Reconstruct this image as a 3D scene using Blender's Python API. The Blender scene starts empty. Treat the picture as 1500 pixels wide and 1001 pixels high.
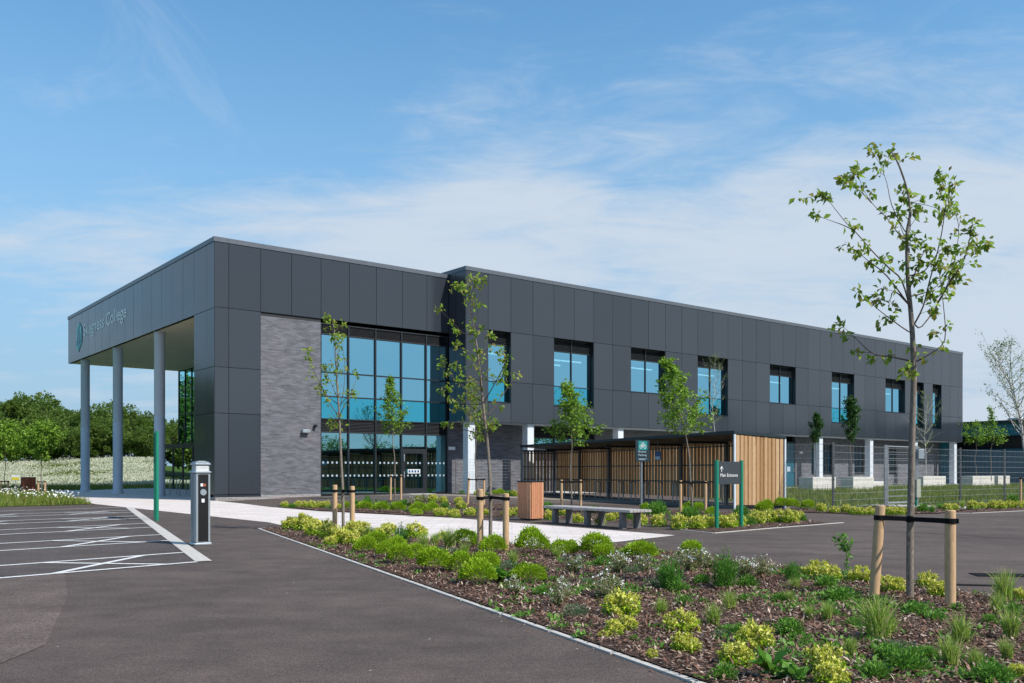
import bpy, bmesh, math, random
import numpy as np
from mathutils import Vector, Matrix
R = math.radians
scn = bpy.context.scene
COL = scn.collection

# ---------------------------------------------------------------- camera
cam_d = bpy.data.cameras.new("camera"); cam = bpy.data.objects.new("camera", cam_d); COL.objects.link(cam)
cam.location = (0, 0, 1.25); cam.rotation_euler = (R(90), 0, 0)
cam_d.sensor_width = 36.0; cam_d.lens = 36.0*1328.7/1500; cam_d.shift_y = 190.5/1500
cam_d.clip_start = 0.1; cam_d.clip_end = 6000
scn.camera = cam

# ---------------------------------------------------------------- light and sky
SUN_EL = R(47); SD = Vector((0.836, -0.547, 0)).normalized()
sun_dir = Vector((SD.x*math.cos(SUN_EL), SD.y*math.cos(SUN_EL), math.sin(SUN_EL)))
sl = bpy.data.lights.new("sun", 'SUN'); sl.energy = 4.0; sl.angle = R(0.5); sl.color = (1.0, 0.95, 0.87)
so = bpy.data.objects.new("sun", sl); COL.objects.link(so)
so.rotation_euler = sun_dir.to_track_quat('Z', 'Y').to_euler()
w = bpy.data.worlds.new("World"); scn.world = w; w.use_nodes = True
nt = w.node_tree; nt.nodes.clear()
def wn(t, **k):
    n = nt.nodes.new(t)
    for a, b in k.items(): setattr(n, a, b)
    return n
WL = nt.links.new
sky = wn('ShaderNodeTexSky'); sky.sky_type = 'NISHITA'; sky.sun_disc = False
sky.sun_elevation = SUN_EL; sky.sun_rotation = math.atan2(SD.x, SD.y)
sky.air_density = 1.0; sky.dust_density = 0.3; sky.ozone_density = 1.5; sky.altitude = 0
tc = wn('ShaderNodeTexCoord'); sep = wn('ShaderNodeSeparateXYZ'); WL(tc.outputs['Generated'], sep.inputs[0])
def wm(op, a, b=None, clamp=False):
    n = wn('ShaderNodeMath', operation=op, use_clamp=clamp)
    for i, q in enumerate((a, b)):
        if q is None: continue
        if isinstance(q, (int, float)): n.inputs[i].default_value = q
        else: WL(q, n.inputs[i])
    return n.outputs[0]
zc = wm('MAXIMUM', sep.outputs[2], 0.0)
den = wm('ADD', zc, 0.16)
cx = wm('DIVIDE', sep.outputs[0], den); cy = wm('DIVIDE', sep.outputs[1], den)
comb = wn('ShaderNodeCombineXYZ'); WL(cx, comb.inputs[0]); WL(cy, comb.inputs[1])
def noise(scale, detail, rough, loc, sc, dist=0.0):
    mp = wn('ShaderNodeMapping'); mp.inputs['Location'].default_value = loc; mp.inputs['Scale'].default_value = sc
    mp.inputs['Rotation'].default_value = (0, 0, R(-18))
    WL(comb.outputs[0], mp.inputs[0])
    n = wn('ShaderNodeTexNoise'); n.inputs['Scale'].default_value = scale; n.inputs['Detail'].default_value = detail
    n.inputs['Roughness'].default_value = rough; n.inputs['Distortion'].default_value = dist
    WL(mp.outputs[0], n.inputs['Vector']); return n.outputs[0]
def mr(v, a, b, c, d):
    n = wn('ShaderNodeMapRange'); n.interpolation_type = 'SMOOTHSTEP'
    for i, q in enumerate((v, a, b, c, d)):
        if isinstance(q, (int, float)): n.inputs[i].default_value = q
        else: WL(q, n.inputs[i])
    return n.outputs[0]
n1 = noise(1.5, 10, 0.58, (3.2, 1.4, 0), (0.75, 1.0, 1), 0.5)
n2 = noise(5.0, 10, 0.66, (7.0, 2.2, 0), (0.6, 1.2, 1), 0.8)
n3 = noise(0.35, 3, 0.5, (1.0, 8.2, 0), (1, 1, 1))
cl = wm('ADD', wm('MULTIPLY', n1, 0.62), wm('MULTIPLY', n2, 0.38))
el_hi = mr(sep.outputs[2], 0.22, 0.36, 1.0, 0.0)           # thick low bank, thin streaks above
bias = wm('ADD', wm('MULTIPLY', el_hi, 0.26), wm('MULTIPLY', wm('SUBTRACT', n3, 0.5), 0.22))
side = mr(sep.outputs[0], -0.46, 0.02, 0.24, 0.0)          # the bank thins out towards the left
fac = mr(wm('ADD', wm('ADD', cl, wm('MULTIPLY', el_hi, 0.25)), wm('SUBTRACT', wm('MULTIPLY', wm('SUBTRACT', n3, 0.5), 0.22), side)), 0.42, 0.74, 0.0, 0.95)
veil = wm('MULTIPLY', mr(sep.outputs[2], 0.0, 0.45, 1.0, 0.0), 0.10)
wisp = mr(noise(2.6, 11, 0.7, (1.3, 9.1, 0), (0.9, 0.5, 1), 1.2), 0.56, 0.80, 0.0, 0.30)
fac = wm('MAXIMUM', wm('MAXIMUM', fac, veil), wisp)
hs = wn('ShaderNodeHueSaturation'); hs.inputs['Saturation'].default_value = 1.22; hs.inputs['Hue'].default_value = .490; hs.inputs['Value'].default_value = 1.22; WL(sky.outputs[0], hs.inputs['Color'])
mix = wn('ShaderNodeMix', data_type='RGBA'); WL(fac, mix.inputs[0]); WL(hs.outputs[0], mix.inputs[6])
mix.inputs[7].default_value = (3.75, 4.3, 4.95, 1)
mix2 = wn('ShaderNodeMix', data_type='RGBA'); WL(mr(sep.outputs[2], 0.0, 0.55, 0.92, 0.0), mix2.inputs[0]); WL(hs.outputs[0], mix2.inputs[6]); mix2.inputs[7].default_value = (1.55, 2.75, 4.05, 1); WL(mix2.outputs[2], mix.inputs[6])
bg = wn('ShaderNodeBackground'); bg.inputs[1].default_value = 0.12; WL(mix.outputs[2], bg.inputs[0])
wo = wn('ShaderNodeOutputWorld'); WL(bg.outputs[0], wo.inputs[0])
scn.view_settings.view_transform = 'Standard'; scn.view_settings.look = 'None'
scn.view_settings.exposure = 0.45; scn.view_settings.gamma = 1.0
scn.render.engine = 'CYCLES'
scn.cycles.max_bounces = 8; scn.cycles.transparent_max_bounces = 16

# ---------------------------------------------------------------- site frame
F = 1328.7; EYE = 1.25; HY = 691
U = Vector((0.781441, 0.623979, 0)); V = Vector((-0.623979, 0.781441, 0))
C0 = Vector((-12.674, 38.625, 0)); ANG = math.atan2(U.y, U.x)
def L(u, v, z=0.0): return C0 + U*u + V*v + Vector((0, 0, z))
def uv(x, y):
    d = Vector((x, y, 0)) - C0; return d.dot(U), d.dot(V)
def sm(t): t = max(0., min(1., t)); return t*t*(3-2*t)
def gz(x, y):                       # the ground climbs 13 cm towards the building
    u, v = uv(x, y); return 0.13*sm((v+13)/10)*sm((u-0.5)/5)
def G(px, py):                      # ground point seen at a place in the survey photo
    z = 0.0
    for _ in range(4):
        D = (EYE-z)*F/(py-HY); x = (px-750)/F*D; z = gz(x, D)
    return Vector((x, D, z))
def at(px, py, D): return Vector(((px-750)/F*D, D, EYE+(HY-py)/F*D))

# ---------------------------------------------------------------- materials
def lin(h):
    c = [int(h[i:i+2], 16)/255 for i in (0, 2, 4)]
    return tuple((x/12.92 if x <= .04045 else ((x+.055)/1.055)**2.4) for x in c)
class MT:
    def __init__(s, name):
        s.m = bpy.data.materials.new(name); s.m.use_nodes = True; s.t = s.m.node_tree
        s.b = s.t.nodes['Principled BSDF']; s.out = s.t.nodes['Material Output']; s.lk = s.t.links.new
    def n(s, t, **k):
        q = s.t.nodes.new(t)
        for a, b in k.items(): setattr(q, a, b)
        return q
    def coord(s, kind='Object', scale=(1, 1, 1)):
        c = s.n('ShaderNodeTexCoord'); mp = s.n('ShaderNodeMapping'); mp.inputs['Scale'].default_value = scale
        s.lk(c.outputs[kind], mp.inputs[0]); return mp.outputs[0]
    def noise(s, vec, scale, detail=4, rough=.55, dist=0):
        q = s.n('ShaderNodeTexNoise'); q.inputs['Scale'].default_value = scale; q.inputs['Detail'].default_value = detail
        q.inputs['Roughness'].default_value = rough; q.inputs['Distortion'].default_value = dist
        if vec is not None: s.lk(vec, q.inputs['Vector'])
        return q.outputs[0]
    def ramp(s, fac, stops):
        q = s.n('ShaderNodeValToRGB'); e = q.color_ramp.elements
        while len(e) < len(stops): e.new(0.5)
        for i, (p, c) in enumerate(stops): e[i].position = p; e[i].color = (*c, 1) if len(c) == 3 else c
        s.lk(fac, q.inputs[0]); return q.outputs[0]
    def mix(s, fac, a, b, mode='MIX'):
        q = s.n('ShaderNodeMix', data_type='RGBA', blend_type=mode)
        for i, x in ((0, fac), (6, a), (7, b)):
            if isinstance(x, (int, float)): q.inputs[i].default_value = x
            elif isinstance(x, tuple): q.inputs[i].default_value = (*x, 1)
            else: s.lk(x, q.inputs[i])
        return q.outputs[2]
    def bump(s, h, strength=.3, dist=.01):
        q = s.n('ShaderNodeBump'); q.inputs['Strength'].default_value = strength; q.inputs['Distance'].default_value = dist
        s.lk(h, q.inputs['Height']); s.lk(q.outputs[0], s.b.inputs['Normal'])
    def base(s, c):
        if isinstance(c, tuple): s.b.inputs['Base Color'].default_value = (*c, 1)
        else: s.lk(c, s.b.inputs['Base Color'])
        return s
    def set(s, rough=None, metal=None, spec=None):
        if rough is not None: s.b.inputs['Roughness'].default_value = rough
        if metal is not None: s.b.inputs['Metallic'].default_value = metal
        if spec is not None: s.b.inputs['Specular IOR Level'].default_value = spec
        return s
    def island(s): return s.n('ShaderNodeNewGeometry').outputs['Random Per Island']
M = {}
def simple(name, c, rough=.5, metal=0, spec=.5, var=.12, nscale=6):
    m = MT(name); f = m.noise(m.coord(), nscale, 5)
    d = tuple(x*(1-var) for x in c); e = tuple(min(1, x*(1+var)) for x in c)
    m.base(m.ramp(f, [(.3, d), (.7, e)])).set(rough, metal, spec); M[name] = m.m; return m
def foliage(name, cols, trans=.35, rough=.5, spec=.35):
    m = MT(name); r = m.island()
    c = m.ramp(r, [(i/(len(cols)-1), q) for i, q in enumerate(cols)])
    m.base(c).set(rough, 0, spec)
    tr = m.n('ShaderNodeBsdfTranslucent'); m.lk(c, tr.inputs[0])
    mx = m.n('ShaderNodeMixShader'); mx.inputs[0].default_value = trans
    m.lk(m.b.outputs[0], mx.inputs[1]); m.lk(tr.outputs[0], mx.inputs[2]); m.lk(mx.outputs[0], m.out.inputs[0])
    M[name] = m.m
# tarmac
def tarmac(name, a, b):
    m = MT(name); v = m.coord()
    big = m.noise(v, .22, 6, .6, .6); mid = m.noise(v, 2.2, 5, .65); fine = m.noise(v, 90, 3, .7)
    st = m.n('ShaderNodeMapping'); st.inputs['Scale'].default_value = (.55, 1.3, 1); st.inputs['Rotation'].default_value = (0, 0, -.25)
    m.lk(v, st.inputs[0]); streak = m.noise(st.outputs[0], .8, 6, .65, .3)
    c = m.ramp(big, [(.3, a), (.7, b)])
    c = m.mix(.42, c, m.ramp(streak, [(.32, (.28, .28, .28)), (.66, (.74, .73, .72))]), 'OVERLAY')
    c = m.mix(.5, c, m.ramp(mid, [(.3, (.3, .3, .3)), (.7, (.7, .7, .7))]), 'OVERLAY')
    f2 = m.noise(v, 28, 4, .7); c = m.mix(.5, c, m.ramp(f2, [(.36, (.28, .28, .28)), (.64, (.74, .73, .72))]), 'OVERLAY')
    c = m.mix(.7, c, m.ramp(fine, [(.34, (.05, .05, .05)), (.5, (.5, .5, .5)), (.66, (.95, .95, .95))]), 'OVERLAY')
    vo = m.n('ShaderNodeTexVoronoi'); vo.inputs['Scale'].default_value = 2.2; m.lk(v, vo.inputs['Vector'])
    sp = m.ramp(vo.outputs['Distance'], [(.022, (1, 1, 1)), (.034, (0, 0, 0))])
    c = m.mix(sp, c, (.32, .30, .28))
    m.base(c).set(.88, 0, .3); m.bump(fine, .5, .006); M[name] = m.m
tarmac('tarmac', (.070, .053, .046), (.094, .073, .063))
tarmac('tarmac_worn', (.094, .071, .061), (.112, .087, .075))
tarmac('tarmac_bay', (.062, .050, .045), (.080, .066, .060))
m = MT('paint'); v = m.coord(); f = m.noise(v, 25, 6, .7)
m.base(m.ramp(f, [(.3, (.36, .35, .34)), (.5, (.66, .65, .63)), (.8, (.78, .77, .75))])).set(.7); M['paint'] = m.m
# light stone paving
m = MT('paving'); v = m.coord()
br = m.n('ShaderNodeTexBrick'); br.inputs['Scale'].default_value = 1; br.offset = .5
br.inputs['Brick Width'].default_value = .6; br.inputs['Row Height'].default_value = .3; br.inputs['Mortar Size'].default_value = .010
br.inputs['Color1'].default_value = (.56, .47, .43, 1); br.inputs['Color2'].default_value = (.75, .65, .62, 1); br.inputs['Mortar'].default_value = (.30, .27, .23, 1)
br.inputs['Bias'].default_value = -.1
m.lk(v, br.inputs['Vector'])
c = m.mix(.35, br.outputs[0], m.ramp(m.noise(v, .7, 6, .6), [(.3, (.62, .56, .48)), (.7, (.62, .61, .60))]))
m.base(c).set(.75); M['paving'] = m.m
m = simple('edging', (.47, .44, .40), .8, nscale=9)
m = simple('concrete', (.40, .39, .37), .85, nscale=4)
# cladding
m = MT('cladding'); v = m.coord(); r = m.island()
c = m.ramp(r, [(0, (.027, .034, .044)), (1, (.036, .044, .056))])
m.base(c).set(.18, 0, .62); m.b.inputs['IOR'].default_value = 1.5
m.lk(m.ramp(m.noise(v, .5, 3, .5), [(.3, (.15,)*3), (.7, (.22,)*3)]), m.b.inputs['Roughness']); M['cladding'] = m.m
m = MT('cladding_blue'); r = m.island()
m.base(m.ramp(r, [(0, (.036, .056, .080)), (1, (.048, .068, .095))])).set(.33, .3, .8); M['cladding_blue'] = m.m
simple('coping', (.11, .125, .145), .35, .2)
simple('dark_gap', (.012, .013, .015), .6)
simple('frame_dark', (.022, .026, .030), .38, .2)
simple('louvre', (.020, .022, .026), .45, .2)
simple('steel_grey', (.50, .56, .63), .6, 0, var=.05)
simple('column_white', (.62, .66, .70), .5, var=.05)
simple('galv', (.30, .32, .33), .42, .55, nscale=20)
simple('fence_wire', (.30, .32, .32), .45, .4)
simple('post_dark', (.10, .11, .115), .45, .3)
simple('soffit', (.74, .64, .48), .7, var=.06, nscale=.8)
simple('roofing', (.12, .12, .125), .9)
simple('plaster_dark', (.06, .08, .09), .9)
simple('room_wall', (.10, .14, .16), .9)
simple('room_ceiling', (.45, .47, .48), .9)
simple('teal_paint', (.004, .20, .115), .45, var=.06)
simple('sign_dark', (.012, .028, .036), .4, var=.05)
simple('sign_charcoal', (.035, .045, .052), .45, var=.05)
simple('sign_teal', (.008, .20, .20), .45, var=.05)
simple('white_paint', (.75, .76, .76), .5, var=.04)
simple('letter_white', (.90, .92, .94), .5, var=.02)
simple('letter_grey', (.42, .52, .60), .4, .2, var=.03)
simple('logo_teal', (.02, .34, .36), .4, var=.03)
simple('logo_light', (.22, .62, .64), .4, var=.03)
simple('logo_deep', (.01, .20, .30), .4, var=.03)
simple('blue_sign', (.02, .07, .20), .4)
simple('yellow_sign', (.70, .55, .04), .5)
simple('black_plastic', (.012, .012, .013), .3)
simple('rubber', (.010, .010, .011), .9, spec=.1)
simple('bollard_silver', (.42, .47, .50), .35, .55, var=.06)
simple('bench_slat', (.36, .34, .32), .8, var=.25, nscale=14)
simple('bench_leg', (.13, .13, .13), .7)
simple('roof_dark', (.018, .035, .042), .45, .2)
simple('timber_white', (.60, .57, .53), .85, var=.15, nscale=5)
simple('cabinet', (.28, .30, .24), .6)
m = MT('lamp_glow'); m.base((1, 1, 1)); m.b.inputs['Emission Color'].default_value = (.85, .95, 1, 1); m.b.inputs['Emission Strength'].default_value = 2.0; M['lamp_glow'] = m.m
# brick
def brick(name, c1, c2, mo, swap=True):
    m = MT(name); c = m.n('ShaderNodeTexCoord'); s = m.n('ShaderNodeSeparateXYZ'); m.lk(c.outputs['Object'], s.inputs[0])
    ad = m.n('ShaderNodeMath', operation='ADD'); m.lk(s.outputs[0], ad.inputs[0]); m.lk(s.outputs[1], ad.inputs[1])
    cb = m.n('ShaderNodeCombineXYZ'); m.lk(ad.outputs[0], cb.inputs[0]); m.lk(s.outputs[2], cb.inputs[1])
    br = m.n('ShaderNodeTexBrick'); br.inputs['Scale'].default_value = 1; br.offset = .5
    br.inputs['Brick Width'].default_value = .29; br.inputs['Row Height'].default_value = .065; br.inputs['Mortar Size'].default_value = .006
    br.inputs['Color1'].default_value = (*c1, 1); br.inputs['Color2'].default_value = (*c2, 1); br.inputs['Mortar'].default_value = (*mo, 1)
    m.lk(cb.outputs[0], br.inputs['Vector'])
    mp = m.n('ShaderNodeMapping'); mp.inputs['Scale'].default_value = (1, 4.2, 1); m.lk(cb.outputs[0], mp.inputs[0])
    n1 = m.noise(mp.outputs[0], 1.2, 6, .75, .4)
    k = m.mix(.75, br.outputs[0], m.ramp(n1, [(.30, (.26, .25, .26)), (.5, (.5, .5, .51)), (.62, (.58, .57, .58)), (.75, (.74, .73, .74))]), 'OVERLAY')
    n2 = m.noise(cb.outputs[0], .5, 4, .6)
    k = m.mix(m.ramp(n2, [(.5, (0, 0, 0)), (.78, (.4, .4, .4))]), k, (.19, .155, .155))
    m.base(k).set(.8, 0, .35); m.bump(br.outputs['Fac'], -.4, .008); M[name] = m.m
brick('brick', (.092, .096, .108), (.160, .164, .184), (.11, .115, .125))
brick('brick_plinth', (.19, .17, .17), (.25, .22, .22), (.55, .54, .52))
# timber
def timber(name, cols, sc=(6, 6, .7), dark=.6, rough=.7):
    m = MT(name); v = m.coord('Object', sc); r = m.island()
    c = m.ramp(r, [(i/(len(cols)-1), q) for i, q in enumerate(cols)])
    g = m.noise(v, 9, 6, .7, .6)
    c = m.mix(.5, c, m.ramp(g, [(.3, (.28,)*3), (.7, (.72,)*3)]), 'OVERLAY')
    vo = m.n('ShaderNodeTexVoronoi'); vo.inputs['Scale'].default_value = 1.6
    m.lk(m.coord('Object', (2.2, 2.2, 1.1)), vo.inputs['Vector'])
    c = m.mix(m.ramp(vo.outputs['Distance'], [(.02, (.8,)*3), (.07, (0,)*3)]), c, tuple(q*.35 for q in cols[0]))
    m.base(c).set(rough, 0, .3); m.bump(g, .3, .004); M[name] = m.m
timber('larch', [(.38, .215, .10), (.49, .30, .155), (.56, .375, .21), (.33, .18, .08), (.45, .265, .13)])
timber('bin_timber', [(.42, .17, .085), (.52, .24, .13), (.46, .20, .10), (.58, .30, .17)])
timber('red_timber', [(.30, .085, .045), (.36, .11, .06)])
timber('stake_wood', [(.44, .27, .14), (.52, .34, .19)], (8, 8, 1.2))
# bark
m = MT('bark'); v = m.coord('Object', (1, 1, .35)); g = m.noise(v, 60, 6, .7)
m.base(m.ramp(g, [(.3, (.09, .07, .055)), (.55, (.20, .165, .13)), (.72, (.34, .31, .27))])).set(.85); m.bump(g, .5, .004); M['bark'] = m.m
m = MT('bark_pale'); v = m.coord('Object', (1, 1, 2)); g = m.noise(v, 14, 6, .7)
m.base(m.ramp(g, [(.35, (.14, .12, .10)), (.5, (.50, .47, .42)), (.8, (.66, .63, .58))])).set(.8); M['bark_pale'] = m.m
simple('bark_twig', (.10, .065, .05), .8)
# foliage
foliage('leaf_cherry', [(.12, .22, .02), (.21, .36, .035), (.31, .46, .055), (.33, .29, .07), (.18, .31, .035)], .55)
foliage('leaf_fresh', [(.11, .22, .02), (.20, .36, .035), (.29, .46, .055), (.16, .30, .03)], .45)
foliage('leaf_far', [(.07, .13, .02), (.11, .19, .03), (.17, .27, .05), (.14, .20, .04)], .5)
foliage('leaf_birch', [(.12, .20, .04), (.19, .27, .06), (.15, .22, .05)], .4)
foliage('leaf_dark', [(.02, .07, .012), (.04, .12, .018), (.07, .17, .03)], .35)
foliage('leaf_lime', [(.22, .38, .012), (.32, .50, .018), (.42, .60, .035), (.16, .30, .012)], .3)
foliage('leaf_gold', [(.55, .57, .04), (.74, .72, .13), (.82, .76, .26), (.30, .42, .04), (.64, .64, .06)], .3)
foliage('flower_cream', [(.40, .42, .27), (.56, .56, .44), (.33, .36, .20)], .2)
foliage('leaf_sage', [(.16, .24, .08), (.25, .32, .12), (.30, .24, .13), (.12, .20, .06)], .3)
foliage('leaf_upright', [(.045, .16, .014), (.08, .24, .02), (.13, .33, .03)], .35)
foliage('leaf_grass', [(.18, .32, .04), (.28, .44, .06), (.42, .50, .12), (.22, .38, .05), (.55, .48, .22)], .35)
foliage('leaf_herb', [(.07, .20, .025), (.13, .30, .04), (.20, .40, .06)], .35)
foliage('leaf_glauc', [(.09, .16, .08), (.14, .22, .11), (.08, .14, .05)], .3)
foliage('grass_blade', [(.08, .13, .015), (.13, .19, .022), (.19, .24, .035), (.27, .25, .07)], .3)
foliage('flower_white', [(.78, .78, .74), (.85, .84, .80)], .2)
foliage('flower_pink', [(.38, .16, .14), (.45, .30, .22)], .2)
foliage('flower_mix', [(.70, .55, .05), (.75, .70, .3), (.5, .06, .04), (.75, .74, .6)], .2)
foliage('chip', [(.13, .062, .042), (.20, .105, .073), (.05, .024, .018), (.32, .20, .145), (.16, .08, .054), (.08, .04, .029), (.54, .44, .35), (.24, .14, .095)], .0, .9)
m = MT('mulch'); v = m.coord(); g = m.noise(v, 45, 6, .75, .5); b = m.noise(v, 2.0, 4)
c = m.ramp(g, [(.3, (.025, .016, .012)), (.5, (.085, .052, .040)), (.7, (.20, .14, .11))])
m.base(m.mix(.3, c, m.ramp(b, [(.3, (.3,)*3), (.7, (.7,)*3)]), 'OVERLAY')).set(.95, 0, .2); m.bump(g, 1, .03); M['mulch'] = m.m
m = MT('lawn'); v = m.coord(); g = m.noise(v, 9, 6, .7); b = m.noise(v, .25, 4)
c = m.ramp(g, [(.3, (.035, .065, .010)), (.7, (.09, .135, .022))])
m.base(m.mix(.5, c, m.ramp(b, [(.3, (.35, .4, .3)), (.7, (.7, .66, .6))]), 'OVERLAY')).set(.95, 0, .1); M['lawn'] = m.m
m = MT('gravel'); v = m.coord(); g = m.noise(v, 30, 5, .7)
m.base(m.ramp(g, [(.3, (.14, .11, .08)), (.7, (.34, .29, .23))])).set(.95); M['gravel'] = m.m
m = MT('teal_wall'); m.base((.010, .10, .15)).set(.45, .1); M['teal_wall'] = m.m
m = MT('teal_light'); m.base((.016, .15, .21)).set(.4, .1); M['teal_light'] = m.m
# glass: solar control, reflects and lets some of the room through
def glass(name, refl, trans, fac0, rough=.004):
    m = MT(name); m.t.nodes.remove(m.b)
    g = m.n('ShaderNodeBsdfGlossy'); g.inputs['Color'].default_value = (*refl, 1); g.inputs['Roughness'].default_value = rough
    t = m.n('ShaderNodeBsdfTransparent'); t.inputs[0].default_value = (*trans, 1)
    fr = m.n('ShaderNodeFresnel'); fr.inputs[0].default_value = 1.5
    mr_ = m.n('ShaderNodeMapRange'); mr_.inputs[1].default_value = 0; mr_.inputs[2].default_value = 1
    mr_.inputs[3].default_value = fac0; mr_.inputs[4].default_value = 1
    m.lk(fr.outputs[0], mr_.inputs[0])
    mx = m.n('ShaderNodeMixShader'); m.lk(mr_.outputs[0], mx.inputs[0]); m.lk(t.outputs[0], mx.inputs[1]); m.lk(g.outputs[0], mx.inputs[2])
    m.lk(mx.outputs[0], m.out.inputs[0]); M[name] = m.m
glass('glass_blue', (.31, .71, .90), (.25, .5, .55), .74)
glass('glass_teal', (.11, .64, .82), (.1, .35, .4), .74)
glass('glass_dark', (.42, .84, .92), (.14, .34, .34), .56)
glass('glass_clear', (.8, .9, .92), (.72, .84, .82), .36)

# ---------------------------------------------------------------- builders
class MB:
    def __init__(s): s.v = []; s.f = []; s.m = []
    def add(s, vs, fs, mi=0):
        o = len(s.v); s.v += [tuple(x) for x in vs]; s.f += [tuple(o+i for i in f) for f in fs]; s.m += [mi]*len(fs)
    def box(s, x0, x1, y0, y1, z0, z1, mi=0, bev=0.0):
        if bev:
            b = bev
            ring = lambda X0, X1, Y0, Y1, z: [(X0, Y0, z), (X1, Y0, z), (X1, Y1, z), (X0, Y1, z)]
            vs = []
            def oct_(i, z):
                x0_, x1_, y0_, y1_ = x0+i, x1-i, y0+i, y1-i; c = b
                return [(x0_+c, y0_, z), (x1_-c, y0_, z), (x1_, y0_+c, z), (x1_, y1_-c, z), (x1_-c, y1_, z), (x0_+c, y1_, z), (x0_, y1_-c, z), (x0_, y0_+c, z)]
            vs = oct_(b*.8, z0)+oct_(0, z0+b)+oct_(0, z1-b)+oct_(b*.8, z1)
            fs = [tuple(range(7, -1, -1)), tuple(24+i for i in range(8))]
            for k in range(3):
                for i in range(8):
                    j = (i+1) % 8; fs.append((k*8+i, k*8+j, k*8+8+j, k*8+8+i))
            s.add(vs, fs, mi); return
        vs = [(x, y, z) for z in (z0, z1) for x, y in ((x0, y0), (x1, y0), (x1, y1), (x0, y1))]
        s.add(vs, [(3, 2, 1, 0), (4, 5, 6, 7), (0, 1, 5, 4), (1, 2, 6, 5), (2, 3, 7, 6), (3, 0, 4, 7)], mi)
    def tube(s, pts, rad, n=8, mi=0, cap=True):
        pts = [Vector(p) for p in pts]
        if isinstance(rad, (int, float)): rad = [rad]*len(pts)
        o = len(s.v); prev = None
        for i, p in enumerate(pts):
            d = (pts[min(i+1, len(pts)-1)]-pts[max(i-1, 0)])
            d = d.normalized() if d.length > 1e-9 else Vector((0, 0, 1))
            if prev is None:
                a = Vector((1, 0, 0)) if abs(d.x) < .8 else Vector((0, 1, 0)); x = d.cross(a).normalized()
            else:
                x = (prev - d*prev.dot(d)).normalized()
            prev = x; y = d.cross(x)
            for k in range(n):
                t = 2*math.pi*k/n; s.v.append(tuple(p+(x*math.cos(t)+y*math.sin(t))*rad[i]))
        for i in range(len(pts)-1):
            for k in range(n):
                k2 = (k+1) % n; s.f.append((o+i*n+k, o+i*n+k2, o+(i+1)*n+k2, o+(i+1)*n+k)); s.m.append(mi)
        if cap:
            s.f.append(tuple(o+k for k in range(n-1, -1, -1))); s.m.append(mi)
            e = o+(len(pts)-1)*n; s.f.append(tuple(e+k for k in range(n))); s.m.append(mi)
    def lathe(s, prof, n=24, c=(0, 0, 0), mi=0):
        o = len(s.v)
        for r, z in prof:
            for k in range(n):
                t = 2*math.pi*k/n; s.v.append((c[0]+r*math.cos(t), c[1]+r*math.sin(t), c[2]+z))
        for i in range(len(prof)-1):
            for k in range(n):
                k2 = (k+1) % n; s.f.append((o+i*n+k, o+i*n+k2, o+(i+1)*n+k2, o+(i+1)*n+k)); s.m.append(mi)
        s.f.append(tuple(o+k for k in range(n-1, -1, -1))); s.m.append(mi)
        e = o+(len(prof)-1)*n; s.f.append(tuple(e+k for k in range(n))); s.m.append(mi)
    def prism(s, poly, z0, z1, mi=0):
        n = len(poly); vs = [(x, y, z0) for x, y in poly]+[(x, y, z1) for x, y in poly]
        s.add(vs, [tuple(range(n-1, -1, -1)), tuple(range(n, 2*n))]+[(i, (i+1) % n, n+(i+1) % n, n+i) for i in range(n)], mi)
    def arr(s, v, q, mi=0):
        o = len(s.v); s.v += [tuple(x) for x in v.tolist()]; s.f += [tuple(x) for x in (q+o).tolist()]; s.m += [mi]*len(q)
    def build(s, name, mats, parent=None, smooth=False):
        if isinstance(mats, str): mats = [mats]
        me = bpy.data.meshes.new(name); me.from_pydata(s.v, [], s.f)
        for q in mats: me.materials.append(M[q])
        me.polygons.foreach_set('material_index', s.m)
        if smooth: me.polygons.foreach_set('use_smooth', [True]*len(s.f))
        me.update(); o = bpy.data.objects.new(name, me); COL.objects.link(o)
        if parent is not None: o.parent = parent
        return o
def smooth_angle(o, deg=40):
    bm = bmesh.new(); bm.from_mesh(o.data)
    for f in bm.faces: f.smooth = True
    for e in bm.edges:
        if len(e.link_faces) == 2 and e.calc_face_angle(0) > R(deg): e.smooth = False
    bm.to_mesh(o.data); bm.free()
def tag(o, label=None, cat=None, group=None, kind=None):
    if label: o['label'] = label
    if cat: o['category'] = cat
    if group: o['group'] = group
    if kind: o['kind'] = kind
    return o
def thing(name, label, cat, loc=(0, 0, 0), rz=0, group=None):
    o = bpy.data.objects.new(name, None); COL.objects.link(o); o.empty_display_size = .2
    o.location = loc; o.rotation_euler = (0, 0, rz); return tag(o, label, cat, group)
def dup(src, loc, rz=0, label=None, scale=None, group=None):
    def cp(o, par):
        c = o.copy(); COL.objects.link(c); c.parent = par
        for ch in [x for x in allchildren.get(o.name, [])]: cp(ch, c)
        return c
    allchildren = {}
    for x in list(COL.objects):
        if x.parent: allchildren.setdefault(x.parent.name, []).append(x)
    r = cp(src, None); r.location = loc; r.rotation_euler = (0, 0, rz)
    if label: r['label'] = label
    if group: r['group'] = group
    if scale is not None: r.scale = (scale,)*3 if isinstance(scale, (int, float)) else scale
    return r
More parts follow.
